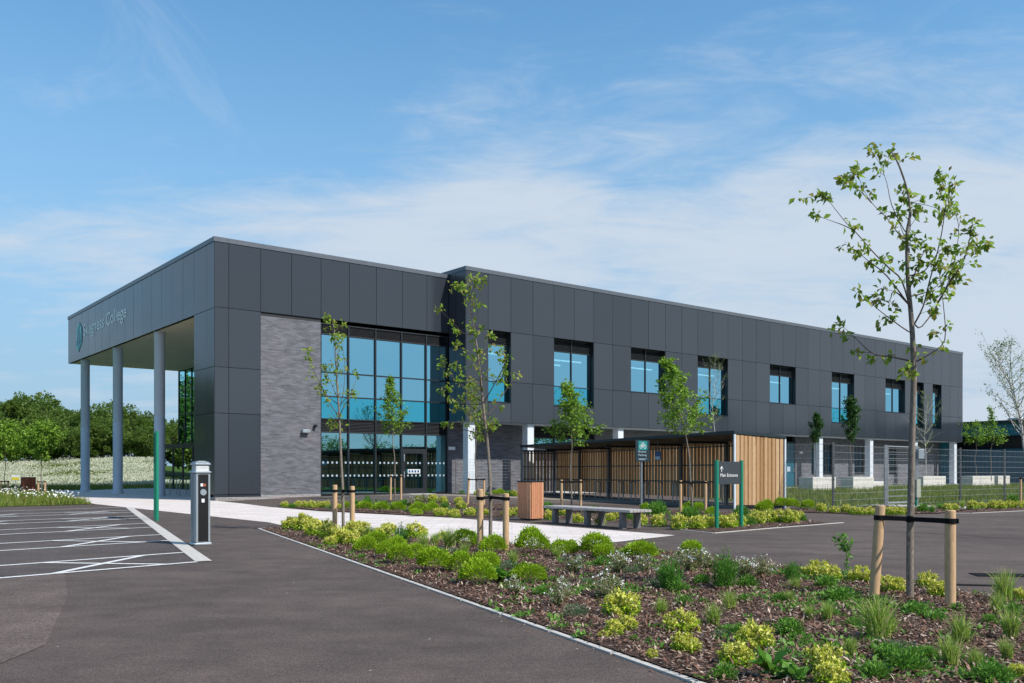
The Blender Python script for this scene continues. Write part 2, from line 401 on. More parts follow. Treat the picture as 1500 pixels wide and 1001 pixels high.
def sheet(name, poly_uv, z, mat, world=None, kind='structure'):
    """ground sheet laid on the site's gentle ramp"""
    pts = [L(a, b) for a, b in poly_uv] if world is None else [Vector((p.x, p.y, 0)) for p in world]
    bm = bmesh.new(); bm.faces.new([bm.verts.new(p) for p in pts]); bm.normal_update()
    cuts = [(V, L(0, k)) for k in np.arange(-13, -2.5, 1.0)]+[(U, L(k, 0)) for k in np.arange(.5, 6, .9)]
    for no, co in cuts:
        bmesh.ops.bisect_plane(bm, geom=bm.verts[:]+bm.edges[:]+bm.faces[:], plane_co=co, plane_no=no, dist=1e-5)
    bmesh.ops.triangulate(bm, faces=bm.faces[:])
    for q in bm.verts: q.co.z = z + gz(q.co.x, q.co.y)
    bm.normal_update()
    for f in bm.faces:
        if f.normal.z < 0: f.normal_flip()
    me = bpy.data.meshes.new(name); bm.to_mesh(me); bm.free(); me.materials.append(M[mat])
    o = bpy.data.objects.new(name, me); COL.objects.link(o); o['kind'] = kind; return o
def strip(a, b, w):
    d = (b-a); d.z = 0; d.normalize(); n = Vector((-d.y, d.x, 0))*w/2
    return [a-n, b-n, b+n, a+n]
# numpy leaf and blade makers
def unit(a): return a/np.maximum(np.linalg.norm(a, axis=1, keepdims=True), 1e-9)
def leaves(rng, c, size, d=None, nrm=None, wid=.5, svar=.35, fold=.12):
    """diamond leaves at points c; d = growth direction, nrm = rough facing"""
    n = len(c); 
    if d is None: d = rng.normal(size=(n, 3))
    d = unit(d + rng.normal(size=(n, 3))*.35)
    if nrm is None: nrm = rng.normal(size=(n, 3)) + np.array([0, 0, 1.0])
    s = unit(np.cross(d, nrm + rng.normal(size=(n, 3))*.4)); up = np.cross(s, d)
    sz = size*(1+svar*rng.uniform(-1, 1, (n, 1)))
    base = c; tip = c + d*sz - up*sz*fold
    mid = c + d*sz*.5
    lft = mid + s*sz*wid*.5 + up*sz*fold; rgt = mid - s*sz*wid*.5 + up*sz*fold
    v = np.stack([base, lft, tip, rgt], 1).reshape(-1, 3)
    q = np.arange(n*4).reshape(n, 4); return v, q
def blades(rng, base, h, lean, w, seg=3):
    """arching ribbons: base (n,3), h (n,), lean (n,2) horizontal reach"""
    n = len(base); ang = rng.uniform(0, 2*np.pi, n)
    side = np.stack([np.cos(ang), np.sin(ang), np.zeros(n)], 1)
    vs = []
    for k in range(seg+1):
        t = k/seg
        p = base + np.concatenate([lean*(t**1.8)[..., None] if False else lean*(t**1.8), (h*(t - .28*t**3*np.linalg.norm(lean, axis=1)/np.maximum(h, 1e-3)))[:, None]], 1)
        ww = (w*(1-t**1.5)*.5+.0006)[:, None] if isinstance(w, np.ndarray) else w*(1-t**1.5)*.5+.0006
        vs += [p-side*ww, p+side*ww]
    v = np.stack(vs, 1).reshape(-1, 3); m_ = 2*(seg+1); q = []
    o = (np.arange(n)*m_)[:, None]
    for k in range(seg): q.append(o+np.array([[2*k, 2*k+1, 2*k+3, 2*k+2]]))
    return v, np.concatenate(q, 0)
def fastmesh(name, parts, mats, parent=None):
    """parts: list of (verts, quads, material index)"""
    V_, Q_, I_ = [], [], []; o = 0
    for v, q, mi in parts:
        V_.append(v); Q_.append(q+o); I_.append(np.full(len(q), mi)); o += len(v)
    V_ = np.concatenate(V_); Q_ = np.concatenate(Q_); I_ = np.concatenate(I_)
    me = bpy.data.meshes.new(name); me.vertices.add(len(V_)); me.vertices.foreach_set('co', V_.astype(np.float32).ravel())
    me.loops.add(len(Q_)*4); me.loops.foreach_set('vertex_index', Q_.astype(np.int32).ravel())
    me.polygons.add(len(Q_)); me.polygons.foreach_set('loop_start', np.arange(len(Q_), dtype=np.int32)*4)
    try: me.polygons.foreach_set('loop_total', np.full(len(Q_), 4, dtype=np.int32))
    except Exception: pass
    me.polygons.foreach_set('material_index', I_.astype(np.int32))
    for q in mats: me.materials.append(M[q])
    me.update(calc_edges=True); me.validate()
    ob = bpy.data.objects.new(name, me); COL.objects.link(ob)
    if parent is not None: ob.parent = parent
    return ob
_font = None
def text_mesh(name, s, width, mat, parent, origin, ex, ey, depth=.012, cap=None, thin=0.0):
    """real lettering: origin = lower-left of the first letter, ex reading direction, ey up (parent's frame)"""
    cu = bpy.data.curves.new(name, 'FONT'); cu.body = s; cu.size = 1; cu.extrude = depth/2; cu.offset = thin; cu.resolution_u = 3
    t = bpy.data.objects.new(name, cu); COL.objects.link(t)
    dg = bpy.context.evaluated_depsgraph_get(); me = bpy.data.meshes.new_from_object(t.evaluated_get(dg))
    bpy.data.objects.remove(t); n = len(me.vertices); co = np.zeros(n*3); me.vertices.foreach_get('co', co); co = co.reshape(-1, 3)
    mn, mx = co.min(0), co.max(0); k = width/(mx[0]-mn[0]); ky = k if cap is None else cap/(mx[1]-mn[1])
    ex = Vector(ex).normalized(); ey = Vector(ey).normalized(); ez = ex.cross(ey)
    out = np.array([list(Vector(origin)+ex*((c[0]-mn[0])*k)+ey*((c[1]-(mn[1] if cap else 0))*ky)+ez*(c[2]+depth/2)) for c in co])
    me.vertices.foreach_set('co', out.ravel()); me.materials.clear(); me.materials.append(M[mat]); me.update()
    o = bpy.data.objects.new(name, me); COL.objects.link(o); o.parent = parent; return o
# ================================================================ GROUND
def bigdisc(name, r, z, mat):
    bm = bmesh.new(); bmesh.ops.create_circle(bm, cap_ends=True, radius=r, segments=64)
    for q in bm.verts: q.co.z = z
    me = bpy.data.meshes.new(name); bm.to_mesh(me); bm.free(); me.materials.append(M[mat])
    o = bpy.data.objects.new(name, me); COL.objects.link(o); o['kind'] = 'structure'
bigdisc('ground', 3500, -.03, 'lawn')
sheet('tarmac', [(-60, -90), (90, -90), (90, -4), (58, -.5), (13, .3), (-.4, -.2), (-5.2, -1.2), (-60, -12)], 0, 'tarmac')
sheet('parking_bays', [(-4.95, -5.0), (-9.78, -25.64), (-16, -26.8), (-30, -9.7)], .004, 'tarmac_bay')
sheet('worn_tarmac', [(-11.55, -26.0), (-12.0, -28.2), (-12.75, -30.9), (-15, -34), (-30, -36), (-30, -29.4)], .004, 'tarmac_worn')
sheet('path', [(-.25, -18), (-.66, -26.25), (-3.25, -26.85), (-4.45, -27), (-5.0, -24), (-5.45, -19.35), (-5, -17), (-5.0, -5), (-5.0, -.9),
               (-2.4, 19.5), (-1.5, 27), (13, 27), (13, 2.6), (0, 2.6), (0, -.3), (-.4, -4), (-1.0, -8), (-1.2, -12.2)], .008, 'paving')
# parking edge strip and bay markings
a, b = L(-4.9, -5.03), L(-9.70, -25.62)
sheet('flush_kerb', None, .012, 'edging', world=strip(a, b, .22))
bd = Vector((U*(-1)+V*(-.186))).normalized()
def edge_at(v): return L(-4.9 + (v+5.03)*(4.8/20.59), v)
marks = []
def ln(p, q, wd=.10): marks.append(strip(p, q, wd))
for va, vb_ in ((-25.60, -24.02), (-21.45, -19.76), (-17.25, -15.62), (-13.14, -11.62), (-9.25, -7.62)):
    A, B = edge_at(va), edge_at(vb_)
    for P_ in (A, B): ln(P_+bd*.1, P_+bd*6.2)
    for k in (0, 1):
        o_ = .55+2.75*k
        ln(B+bd*(o_+.2), A+bd*(o_+1.45)); ln(A+bd*(o_+.0), B+bd*(o_+1.65))
ln(edge_at(-5.05)+bd*.1, edge_at(-5.05)+bd*9)
mb = MB()
for i, s_ in enumerate(marks):
    mb.add([(p.x, p.y, .0085+.0005*(i % 7)) for p in s_], [(0, 1, 2, 3)])
o = mb.build('parking_markings', 'paint'); o['kind'] = 'structure'
# joint lines in the right-hand tarmac
def seam(name, pts, w_):
    mb = MB()
    for p, q in zip(pts, pts[1:]):
        s_ = strip(p, q, w_); mb.add([(r.x, r.y, .0045) for r in s_], [(0, 1, 2, 3)])
    o = mb.build(name, 'dark_gap'); o['kind'] = 'structure'
seam('tarmac_seam', [G(303, 770.5), G(330, 772.5), G(360, 773), G(386, 776)], .05)
seam('tarmac_seam', [G(1185, 773.5), G(1300, 778), G(1420, 785), G(1500, 791.5), G(1700, 806)], .035)

# ================================================================ PLANTED BEDS
BED1 = [(-6.14, -19.22), (-5.45, -19.35), (-5.0, -24), (-4.45, -27.0), (-3.34, -27.26), (-4.23, -32.07), (-4.87, -33.9), (-5.7, -37.5), (-6.6, -42), (-11.8, -42), (-9.98, -34.6)]
BED2 = [(-.3, -7.0), (-1.0, -11.5), (-.2, -17.6), (1.3, -18.8), (1.4, -24.3), (.75, -25.2), (.48, -26.25), (2.9, -26.0), (5.4, -25.75), (8.0, -21), (7.6, -16.2), (6.8, -9.65), (4.2, -6.2), (1.4, -5.9)]
BED3 = [(10.4, -20.4), (12.35, -20.65), (12.65, -21.4), (16.4, -21.2), (16.4, -24.2), (12.4, -25.0), (10.2, -23.6), (10.0, -21.8)]
BED4 = [(18.8, -21.3), (70, -22.5), (70, -27), (18.8, -25.9), (13.5, -25.4), (13.0, -25.0), (16.5, -24.3), (18.4, -24.0)]
BED5 = [(12.9, -2.2), (17.6, -2.2), (17.6, -1.1), (12.9, -1.1)]
for i, (nm, bed) in enumerate((('planting_bed', BED1), ('planting_bed', BED2), ('planting_bed', BED3), ('planting_bed', BED4), ('planting_bed', BED5))):
    sheet(nm, bed, .022, 'mulch')
def kerb(pts, w_=.05, h=.014):
    mb = MB()
    for (a, b) in zip(pts, pts[1:]):
        A, B = L(*a), L(*b); s_ = strip(A, B, w_)
        n = max(1, int((B-A).length/.9))
        for k in range(n):
            t0, t1 = k/n, (k+1)/n-.0012
            q = [A.lerp(B, t0), A.lerp(B, t1)]; r = strip(q[0], q[1], w_)
            zz = [gz(p.x, p.y) for p in r]
            vs = [(p.x, p.y, z-.01) for p, z in zip(r, zz)]+[(p.x, p.y, z+h) for p, z in zip(r, zz)]
            mb.add(vs, [(3, 2, 1, 0), (4, 5, 6, 7), (0, 1, 5, 4), (1, 2, 6, 5), (2, 3, 7, 6), (3, 0, 4, 7)])
    return mb
mb = kerb([(-5.45, -19.30), (-6.17, -19.17), (-10.01, -34.6), (-11.83, -42)]); o = mb.build('bed_edging', 'edging'); o['kind'] = 'structure'
mb = kerb([(-3.31, -27.2), (-4.18, -32.07), (-4.82, -33.9), (-6.55, -42)]); o = mb.build('bed_edging', 'edging'); o['kind'] = 'structure'
mb = kerb([(1.3, -18.8), (1.4, -24.3), (.72, -25.2), (.43, -26.3), (2.9, -26.05), (5.9, -25.85)]); o = mb.build('bed_edging', 'edging'); o['kind'] = 'structure'
mb = kerb([(13.0, -25.05), (13.5, -25.45), (18.8, -25.95), (60, -26.9)]); o = mb.build('bed_edging', 'edging'); o['kind'] = 'structure'
# lawn and garden paving behind the fence
sheet('lawn', [(12.4, -20.6), (18, -21.1), (85, -22), (85, -3.9), (22, -3.9), (16.5, -15.6), (14.6, -18.2)], .012, 'lawn')
sheet('garden_paving', [(13, -3.9), (85, -3.9), (85, .4), (13, .4)], .016, 'concrete')
sheet('gate_path', [(16.6, -24.2), (18.4, -24.0), (18.4, -19.8), (16.6, -19.9)], .017, 'concrete')
sheet('gravel_strip', [(14.4, -18.3), (13.4, -18.1), (8.6, 0), (10.2, .2)], .014, 'gravel')
sheet('shelter_slab', [(10.6, -18.6), (13.6, -17.6), (9.4, 1.0), (6.2, .2)], .010, 'tarmac_worn')
# verge at the left, meadow bank beyond
sheet('verge', [(-5.1, -1.1), (-2.45, 19.5), (-1.9, 24), (-20, 26), (-60, 12), (-60, -13), (-14.5, -3.4)], .015, 'lawn')
def bankz(x, y):
    D = y + .18*x; return 2.3*sm((D-62)/38) + .25*math.sin(x*.13+1)*sm((D-70)/20)
mb = MB(); nx, ny = 60, 26
for j in range(ny+1):
    for i in range(nx+1):
        x = -110+i*2.2; y = 52+j*4.0; mb.v.append((x, y, bankz(x, y)-.028))
for j in range(ny):
    for i in range(nx):
        a = j*(nx+1)+i; mb.f.append((a, a+1, a+nx+2, a+nx+1)); mb.m.append(0)
o = mb.build('meadow_bank', 'lawn', smooth=True); o['kind'] = 'structure'

# ================================================================ COLLEGE BUILDING
bld = thing('college_building', 'long two storey dark grey clad college building with porch columns and brick infill', 'building', C0, ANG)
rng = random.Random(4)
HC = 11.27; HB = 11.46; VB = -1.487; SOF = 3.77; G1 = 12.11; UE = 64.42; VE = 25.75
def cells_front(mb, back, js, rows, v, skip, gap=.011, th=.05):
    for i in range(len(js)-1):
        for (z0, z1) in rows:
            if skip(js[i], js[i+1], z0, z1): continue
            x0, x1 = js[i]+gap, js[i+1]-gap; t = [rng.uniform(-.0035, .0035) for _ in range(2)]
            # each cassette sits a hair out of plane, like real ones
            z0g, z1g = z0+gap, z1-gap
            vs = [(x0, v+t[0], z0g), (x1, v+t[1], z0g), (x1, v+t[1]-t[0]*.6, z1g), (x0, v+t[0]*.4, z1g)]
            vs += [(a, v+th, c) for a, b, c in vs]
            mb.add(vs, [(0, 1, 2, 3), (7, 6, 5, 4), (0, 4, 5, 1), (1, 5, 6, 2), (2, 6, 7, 3), (3, 7, 4, 0)])
            back.box(js[i], js[i+1], v+th+.002, v+th+.12, z0, z1)
def cells_left(mb, back, js, rows, u, skip, gap=.011, th=.05):
    for i in range(len(js)-1):
        for (z0, z1) in rows:
            if skip(js[i], js[i+1], z0, z1): continue
            y0, y1 = js[i]+gap, js[i+1]-gap; t = [rng.uniform(-.004, .004) for _ in range(2)]
            vs = [(u+t[0], y0, z0+gap), (u+t[1], y1, z0+gap), (u+t[1]*.4, y1, z1-gap), (u+t[0]*.3, y0, z1-gap)]
            vs += [(u+th, b, c) for a, b, c in vs]
            mb.add(vs, [(3, 2, 1, 0), (4, 5, 6, 7), (1, 5, 4, 0), (2, 6, 5, 1), (3, 7, 6, 2), (0, 4, 7, 3)])
            back.box(u+th+.002, u+th+.12, js[i], js[i+1], z0, z1)
jA = [0.006, .63, 2.07, 3.53, 4.98, 6.44, 7.89, 9.34, 10.78, G1-.02]
rowsA = [(8.28, HC-.2), (5.73, 8.28), (3.75, 5.73), (.26, 3.75)]
cl, bk = MB(), MB()
cells_front(cl, bk, jA, rowsA, 0, lambda a, b, z0, z1: z1 < 8.5 and a > 2.0)
cells_front(cl, bk, [.006, .63, 2.07], [(.14, .26)], .03, lambda *a: False)
jB = [G1+.004, 13.49]+[13.49+1.4742*k for k in range(1, 35)]; jB = [j for j in jB if j < UE-.4]+[UE-.01]
WB = [(1, 2, 1), (4, 6, 1), (8, 10, 0), (12, 14, 1), (17, 19, 0), (22, 24, 1), (27, 29, 0), (30, 31, 1), (32, 33, 1)]   # joint indices, tall?
def isw(a, b, z0, z1):
    for i, j, t in WB:
        if a > jB[i]-.1 and b < jB[j]+.1:
            if abs(z0-5.86) < .05: return True
            if t and abs(z0-4.79) < .05: return True
    return False
tallcols = set()
for i, j, t in WB:
    if t: tallcols |= set(range(i, j))
for i in range(len(jB)-1):
    rows = [(8.43, HB-.2), (5.86, 8.43)] + ([(4.79, 5.86), (SOF, 4.79)] if i in tallcols else [(SOF, 5.86)])
    cells_front(cl, bk, jB[i:i+2], rows, VB, isw)
# the short return of the projecting wing
rt, rb = MB(), MB()
cells_left(cl, bk, [VB+.004, -.62, -.004], [(8.43, HB-.2), (5.86, 8.43), (SOF, 5.86)], G1-.014, lambda *a: False)
o = cl.build('cladding', 'cladding', bld)
cb, bb = MB(), MB()
jL = [.006, .9, 2.49, 3.93]+[3.93+1.528*k for k in range(1, 14)]+[VE-1.7, VE]; jL = sorted(set(round(x, 3) for x in jL))
jL = [x for i, x in enumerate(jL) if i == 0 or x-jL[i-1] > .5]
cells_left(cb, bb, jL, [(8.235, HC-.2)], 0, lambda *a: False)
cells_left(cb, bb, [.006, .9, 2.47], [(5.73, 8.235), (3.75, 5.73), (.26, 3.75)], 0, lambda *a: False)
o = cb.build('porch_cladding', 'cladding', bld); tag(o, 'shaded blue-grey cladding with the college lettering over the porch')
bk.build('cladding_rail', 'dark_gap', bld); bb.build('cladding_rail', 'dark_gap', bld)
# copings
mb = MB()
mb.box(-.03, G1-.05, -.03, .35, HC-.2, HC); mb.box(-.03, .35, .352, VE+.03, HC-.2, HC); mb.box(.352, G1, VE-.35, VE+.03, HC-.2, HC)
mb.box(G1-.045, UE+.03, VB-.03, VB+.35, HB-.2, HB); mb.box(G1-.045, G1+.3, VB+.352, 18, HB-.2, HB); mb.box(UE-.32, UE+.03, VB+.352, 18, HB-.2, HB)
mb.build('coping', 'coping', bld)
# roof decks, soffits, rear walls
mb = MB(); mb.box(.13, G1-.05, .13, VE-.1, HC-.6, HC-.45); mb.box(G1+.1, UE-.1, VB+.13, 18, HB-.6, HB-.45); mb.build('roof', 'roofing', bld)
mb = MB(); mb.box(.06, 7.3, 2.44, VE-.02, 8.235, 8.32); mb.build('porch_soffit', 'soffit', bld)
mb = MB(); mb.box(G1+.02, UE-.02, VB+.06, .18, SOF-.01, SOF+.05); mb.build('soffit', 'steel_grey', bld)
mb = MB()
mb.box(.06, 7.3, VE-.15, VE-.03, 8.33, HC-.2)             # far end of the porch beam
mb.box(.18, 7.09, 2.3, 2.44, .1, 8.23)                    # porch side of the corner pier
mb.box(12.2, UE-.1, 17.9, 18, 0, HB-.2); mb.box(7.1, 12.3, VE-.15, VE-.03, 0, HC-.2); mb.box(12.0, 12.19, .5, 17.9, 3, HB-.21); mb.box(12.0, 12.19, 18.01, VE-.16, 0, HC-.21)
mb.box(UE-.12, UE-.02, .05, 17.88, 0, HB-.2); mb.box(UE-.12, UE-.02, VB+.125, .048, SOF, HB-.2)
mb.box(12.13, 12.19, .002, .498, 8.3, HB-.21)
mb.build('rear_wall', 'cladding', bld)
# brickwork
mb = MB(); mb.box(2.08, 4.97, .03, .3, .20, 8.12); mb.build('brick_wall', 'brick', bld)
mb = MB(); mb.box(2.07, 4.98, .06, .29, 8.122, 8.275); mb.build('shadow_gap', 'dark_gap', bld)
mb = MB(); mb.box(.05, 4.99, .012, .28, -.02, .14); mb.box(.052, .28, .282, 2.42, -.02, .14); mb.box(2.09, 4.965, .014, .029, .14, .2); mb.build('brick_plinth', 'brick_plinth', bld)
# ground floor wall under the projecting wing
GW = .22
mb = MB()
segs = [(12.12, 17.9), (42.5, 44.5), (47.3, 50.3), (51.75, 55.45), (56.6, 64.3)]
for a, b in segs: mb.box(a, b, GW, GW+.25, 0, SOF-.012)
for a, b in ((44.5, 45.3), (45.9, 47.3), (50.3, 51.75), (55.45, 56.6)):
    if (a, b) == (44.5, 45.3): mb.box(a, 45.895, GW, GW+.25, 0, 1.05); continue
    mb.box(a+.002, b-.002, GW, GW+.25, 0, 1.05)
mb.box(22.6, 41.0, GW, GW+.25, 0, SOF-.012)
mb.box(17.902, 22.598, GW, GW+.25, 0, 2.6)
mb.build('ground_floor_brick', 'brick', bld)
def window(u0, u1, z0, z1, v, mull, tr, header=.68, jamb=.22, frame='frame_dark', depth=4.5, panes=('glass_blue', 'glass_teal'), room=True, jambs=True, vface=None, lamps=True):
    """window frame with its own panes as children; mull / tr = inner posts and rails"""
    f = MB(); fw = .055
    zt = z1-header
    f.box(u0+.02, u1-.02, v, v+.09, z1-.05, z1-.004); f.box(u0+.02, u1-.02, v, v+.09, z0+.004, z0+fw)
    f.box(u0+.02, u0+.02+fw, v, v+.09, z0+fw, z1-.05); f.box(u1-.02-fw, u1-.02, v, v+.09, z0+fw, z1-.05)
    for x in mull: f.box(x-.03, x+.03, v-.012, v+.085, z0+fw, z1-.05)
    xs = [u0+.02+fw]+[x for x in mull]+[u1-.02-fw]
    zs = [z0+fw]+list(tr)+[zt]
    for z in list(tr)+[zt]:
        for a, b in zip(xs, xs[1:]):
            f.box(a+(.031 if a != xs[0] else 0), b-(.031 if b != xs[-1] else 0), v+.002, v+.08, z-.025, z+.025)
    n = int(header/.085)
    for k in range(n):
        zz = zt+.03+k*(header-.09)/n
        f.add([(u0+.075, v+.015, zz), (u1-.075, v+.015, zz), (u1-.075, v+.07, zz+.05), (u0+.075, v+.07, zz+.05)], [(0, 1, 2, 3)])
    f.box(u0+.07, u1-.07, v+.075, v+.1, zt+.02, z1-.03)
    fo = f.build('window', frame, bld)
    for i in range(len(xs)-1):
        for j in range(len(zs)-1):
            p = MB(); t = rng.uniform(-.0025, .0025); a, b = xs[i]+.01, xs[i+1]-.01; c, d = zs[j]+.01, zs[j+1]-.01; k = rng.uniform(-.002, .002)
            p.add([(a, v+.04+t, c), (b, v+.04+k, c), (b, v+.04-t*.6, d), (a, v+.04-k, d)], [(0, 1, 2, 3)])
            g = panes[1] if (len(zs) > 2 and j == 0) else panes[0]
            p.build('pane', g, fo)
    if jambs:
        s = MB(); vf = vface
        s.box(u0-.004, u0+.018, vf+.012, v+.09, z0, z1); s.box(u1-.018, u1+.004, vf+.012, v+.09, z0, z1)
        s.box(u0+.018, u1-.018, vf+.012, v+.09, z1-.003, z1+.02)
        s.box(u0+.018, u1-.018, vf-.03, v-.002, z0-.02, z0+.003)
        s.build('window_reveal', 'frame_dark', fo)
    if room:
        r = MB(); y0, y1 = v+.12, v+depth; a, b = u0-.8, u1+.8; c, d = min(z0-.2, z0), zt+.15
        r.add([(a, y1, c), (b, y1, c), (b, y1, d), (a, y1, d)], [(0, 1, 2, 3)]); r.add([(a, y0, c), (a, y1, c), (a, y1, d), (a, y0, d)], [(0, 1, 2, 3)])
        r.add([(b, y0, c), (b, y1, c), (b, y1, d), (b, y0, d)], [(0, 1, 2, 3)]); r.add([(a, y0, c), (b, y0, c), (b, y1, c), (a, y1, c)], [(0, 1, 2, 3)])
        r.add([(a, y0, d), (b, y0, d), (b, y1, d), (a, y1, d)], [(0, 1, 2, 3)], 1)
        if lamps:
            for yy in (y0+1.1, y0+2.9): r.box(a+.5, b-.4, yy, yy+.12, d-.45, d-.38, 2)
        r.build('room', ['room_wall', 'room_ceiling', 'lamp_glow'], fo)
    return fo
for i, j, t in WB:
    u0, u1 = jB[i], jB[j]; n = j-i
    window(u0, u1, 4.79 if t else 5.86, 8.43, VB+.24, [(u0+u1)/2] if n == 2 else [], [5.86] if t else [], vface=VB)
# big glazed screen of the front wing
cw = MB(); mu = [6.44, 7.89, 9.34, 10.78]; g0, g1 = 4.985, G1-.035; vg = .1
for x in mu: cw.box(x-.032, x+.032, vg-.05, vg+.1, .17, 8.12)
cw.box(g0, g0+.05, vg-.03, vg+.1, .17, 8.12); cw.box(g1-.06, g1, vg-.03, vg+.1, .17, 8.12)
xs = [g0+.05]+mu+[g1-.06]
for i, (a, b) in enumerate(zip(xs, xs[1:])):
    a_ = a+(.033 if i else .001); b_ = b-(.033 if i < 4 else .001)
    for z in (.20, 3.08, 3.69, 4.74, 5.85, 7.61, 8.09):
        if i == 3 and z == .20: continue
        cw.box(a_, b_, vg-.03, vg+.08, z-.028, z+.028)
cwo = cw.build('glazed_screen', 'frame_dark', bld)
lv = MB()
for i, (a, b) in enumerate(zip(xs, xs[1:])):
    for z0, z1 in ((3.11, 3.66), (7.64, 8.06)):
        n = 8
        for k in range(n):
            zz = z0+(z1-z0)*k/n; lv.add([(a+.035, vg-.005, zz), (b-.035, vg-.005, zz), (b-.035, vg+.05, zz+.055), (a+.035, vg+.05, zz+.055)], [(0, 1, 2, 3)])
        lv.box(a+.034, b-.034, vg+.055, vg+.09, z0-.0, z1)
lv.build('louvre', 'louvre', cwo)
for i, (a, b) in enumerate(zip(xs, xs[1:])):
    for z0, z1, g in ((5.85, 7.61, 'glass_blue'), (4.74, 5.85, 'glass_blue'), (3.69, 4.74, 'glass_teal'), (.2, 3.08, 'glass_dark')):
        if i == 3 and z0 == .2: z0 = 2.42
        p = MB(); t = [rng.uniform(-.004, .004) for _ in range(3)]
        p.add([(a+.035, vg+.03+t[0], z0+.03), (b-.035, vg+.03+t[1], z0+.03), (b-.035, vg+.03+t[2], z1-.03), (a+.035, vg+.03-t[1], z1-.03)], [(0, 1, 2, 3)])
        p.build('pane', g, cwo)
d = MB()
for z in (1.67, 1.06):
    x = g0+.12
    while x < g1-.15:
        if not (9.3 < x < 10.82) and min(abs(x+.05-q) for q in mu) > .1: d.box(x, x+.085, vg+.018, vg+.022, z-.045, z+.045)
        x += .232
for z in (1.67, 1.06):
    for k in range(4): d.box(9.68+k*.232, 9.765+k*.232, vg-.013, vg-.009, z-.045, z+.045)
d.build('glazing_dots', 'letter_grey', cwo)
# escape door in the screen
dr = MB(); a, b = 9.375, 10.745
dr.box(a, a+.17, vg-.06, vg+.06, .17, 2.38); dr.box(b-.17, b, vg-.06, vg+.06, .17, 2.38); dr.box(a+.17, b-.17, vg-.06, vg+.06, 2.14, 2.38); dr.box(a+.17, b-.17, vg-.058, vg+.058, .17, .42)
dro = dr.build('door', 'frame_dark', bld)
p = MB(); p.add([(a+.17, vg, .42), (b-.17, vg, .42), (b-.17, vg, 2.14), (a+.17, vg, 2.14)], [(0, 1, 2, 3)]); p.build('pane', 'glass_dark', dro)
p = MB(); p.box(a+.3, b-.35, vg-.075, vg-.062, 1.16, 1.36); p.build('door_sign', 'white_paint', dro)
for k in range(4):
    p = MB(); p.box(a+.34+k*.17, a+.45+k*.17, vg-.08, vg-.076, 1.2, 1.32); p.build('sign_symbol', 'blue_sign', dro)
p = MB(); p.box(a+.05, a+.09, vg-.12, vg-.061, 1.75, 2.1); p.box(a+.05, a+.09, vg-.12, vg-.061, .95, 1.25); p.build('handle', 'bollard_silver', dro)
p = MB(); p.box(a-.05, b+.1, vg-.9, vg-.07, .135, .16); p.build('door_threshold', 'concrete', dro)
# room behind the screen
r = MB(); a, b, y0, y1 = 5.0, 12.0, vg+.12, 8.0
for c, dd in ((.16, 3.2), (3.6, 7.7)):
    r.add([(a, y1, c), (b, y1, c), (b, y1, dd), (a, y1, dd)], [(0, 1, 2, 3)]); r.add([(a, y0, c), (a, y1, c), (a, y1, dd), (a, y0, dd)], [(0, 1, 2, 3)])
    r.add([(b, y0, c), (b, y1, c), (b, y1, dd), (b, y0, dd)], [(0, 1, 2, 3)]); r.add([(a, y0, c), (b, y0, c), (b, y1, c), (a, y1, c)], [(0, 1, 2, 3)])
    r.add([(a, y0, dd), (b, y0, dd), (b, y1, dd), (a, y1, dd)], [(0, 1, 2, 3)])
for k in range(4):     # tables and chairs standing just inside
    x = 5.6+k*1.7
    r.box(x, x+1.2, 1.6, 2.3, .84, .88, 1)
    for q in (x+.05, x+1.1):
        for y in (1.65, 2.2): r.box(q, q+.04, y, y+.04, .17, .84, 1)
    r.box(x+.3, x+.75, 1.1, 1.14, .6, 1.05, 2)
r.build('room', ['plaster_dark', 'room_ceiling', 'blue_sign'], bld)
# wall lights and camera on the brick
p = MB(); p.box(4.0, 4.36, -.17, .028, 3.0, 3.16, 0, .02); p.box(4.28, 4.355, -.19, -.172, 3.03, 3.14); q = p.build('wall_light', 'bollard_silver', bld)
p = MB(); p.box(4.60, 4.74, -.15, .028, 3.28, 3.4, 0, .02); p.build('security_camera', 'black_plastic', bld)
p = MB(); p.box(12.2, 12.62, GW-.06, GW-.002, 2.36, 2.52, 0, .01); p.build('wall_light', 'white_paint', bld)
p = MB(); p.box(43.0, 43.35, GW-.06, GW-.002, 2.55, 2.72, 0, .01); p.build('wall_light', 'white_paint', bld)
p = MB(); p.tube([(5.6, 7.6, 8.235), (5.6, 7.6, 8.15)], .09, 12); p.lathe([(.01, -.09), (.07, -.06), (.09, 0)], 12, (5.6, 7.6, 8.15)); p.build('dome_camera', 'black_plastic', bld)
# ground floor windows far right, door, strip window
window(45.9, 47.3, 1.06, 3.3, GW+.08, [46.6], [], .12, panes=('glass_dark',)*2, jambs=True, vface=GW, lamps=False, depth=3)
window(50.3, 51.75, 1.06, 3.3, GW+.08, [51.02], [], .12, panes=('glass_dark',)*2, jambs=True, vface=GW, lamps=False, depth=3)
window(55.45, 56.6, 1.06, 3.3, GW+.08, [56.02], [], .12, panes=('glass_dark',)*2, jambs=True, vface=GW, lamps=False, depth=3)
window(44.52, 45.3, 1.06, 3.3, GW+.08, [], [], .12, panes=('glass_dark',)*2, jambs=True, vface=GW, lamps=False, depth=3)
window(17.92, 22.58, 2.62, 3.74, GW+.06, [19.5, 21.0], [], .62, panes=('glass_blue',)*2, jambs=False, lamps=False, depth=3)
mb = MB(); mb.box(45.302, 45.895, GW, GW+.25, 1.052, SOF-.013); 
for a, b in ((44.5, 45.3), (45.9, 47.3), (50.3, 51.75), (55.45, 56.6)): mb.box(a+.001, b-.001, GW+.001, GW+.25, 3.3, SOF-.013)
mb.build('ground_floor_brick', 'brick', bld)
dr = MB(); a, b = 41.02, 42.48
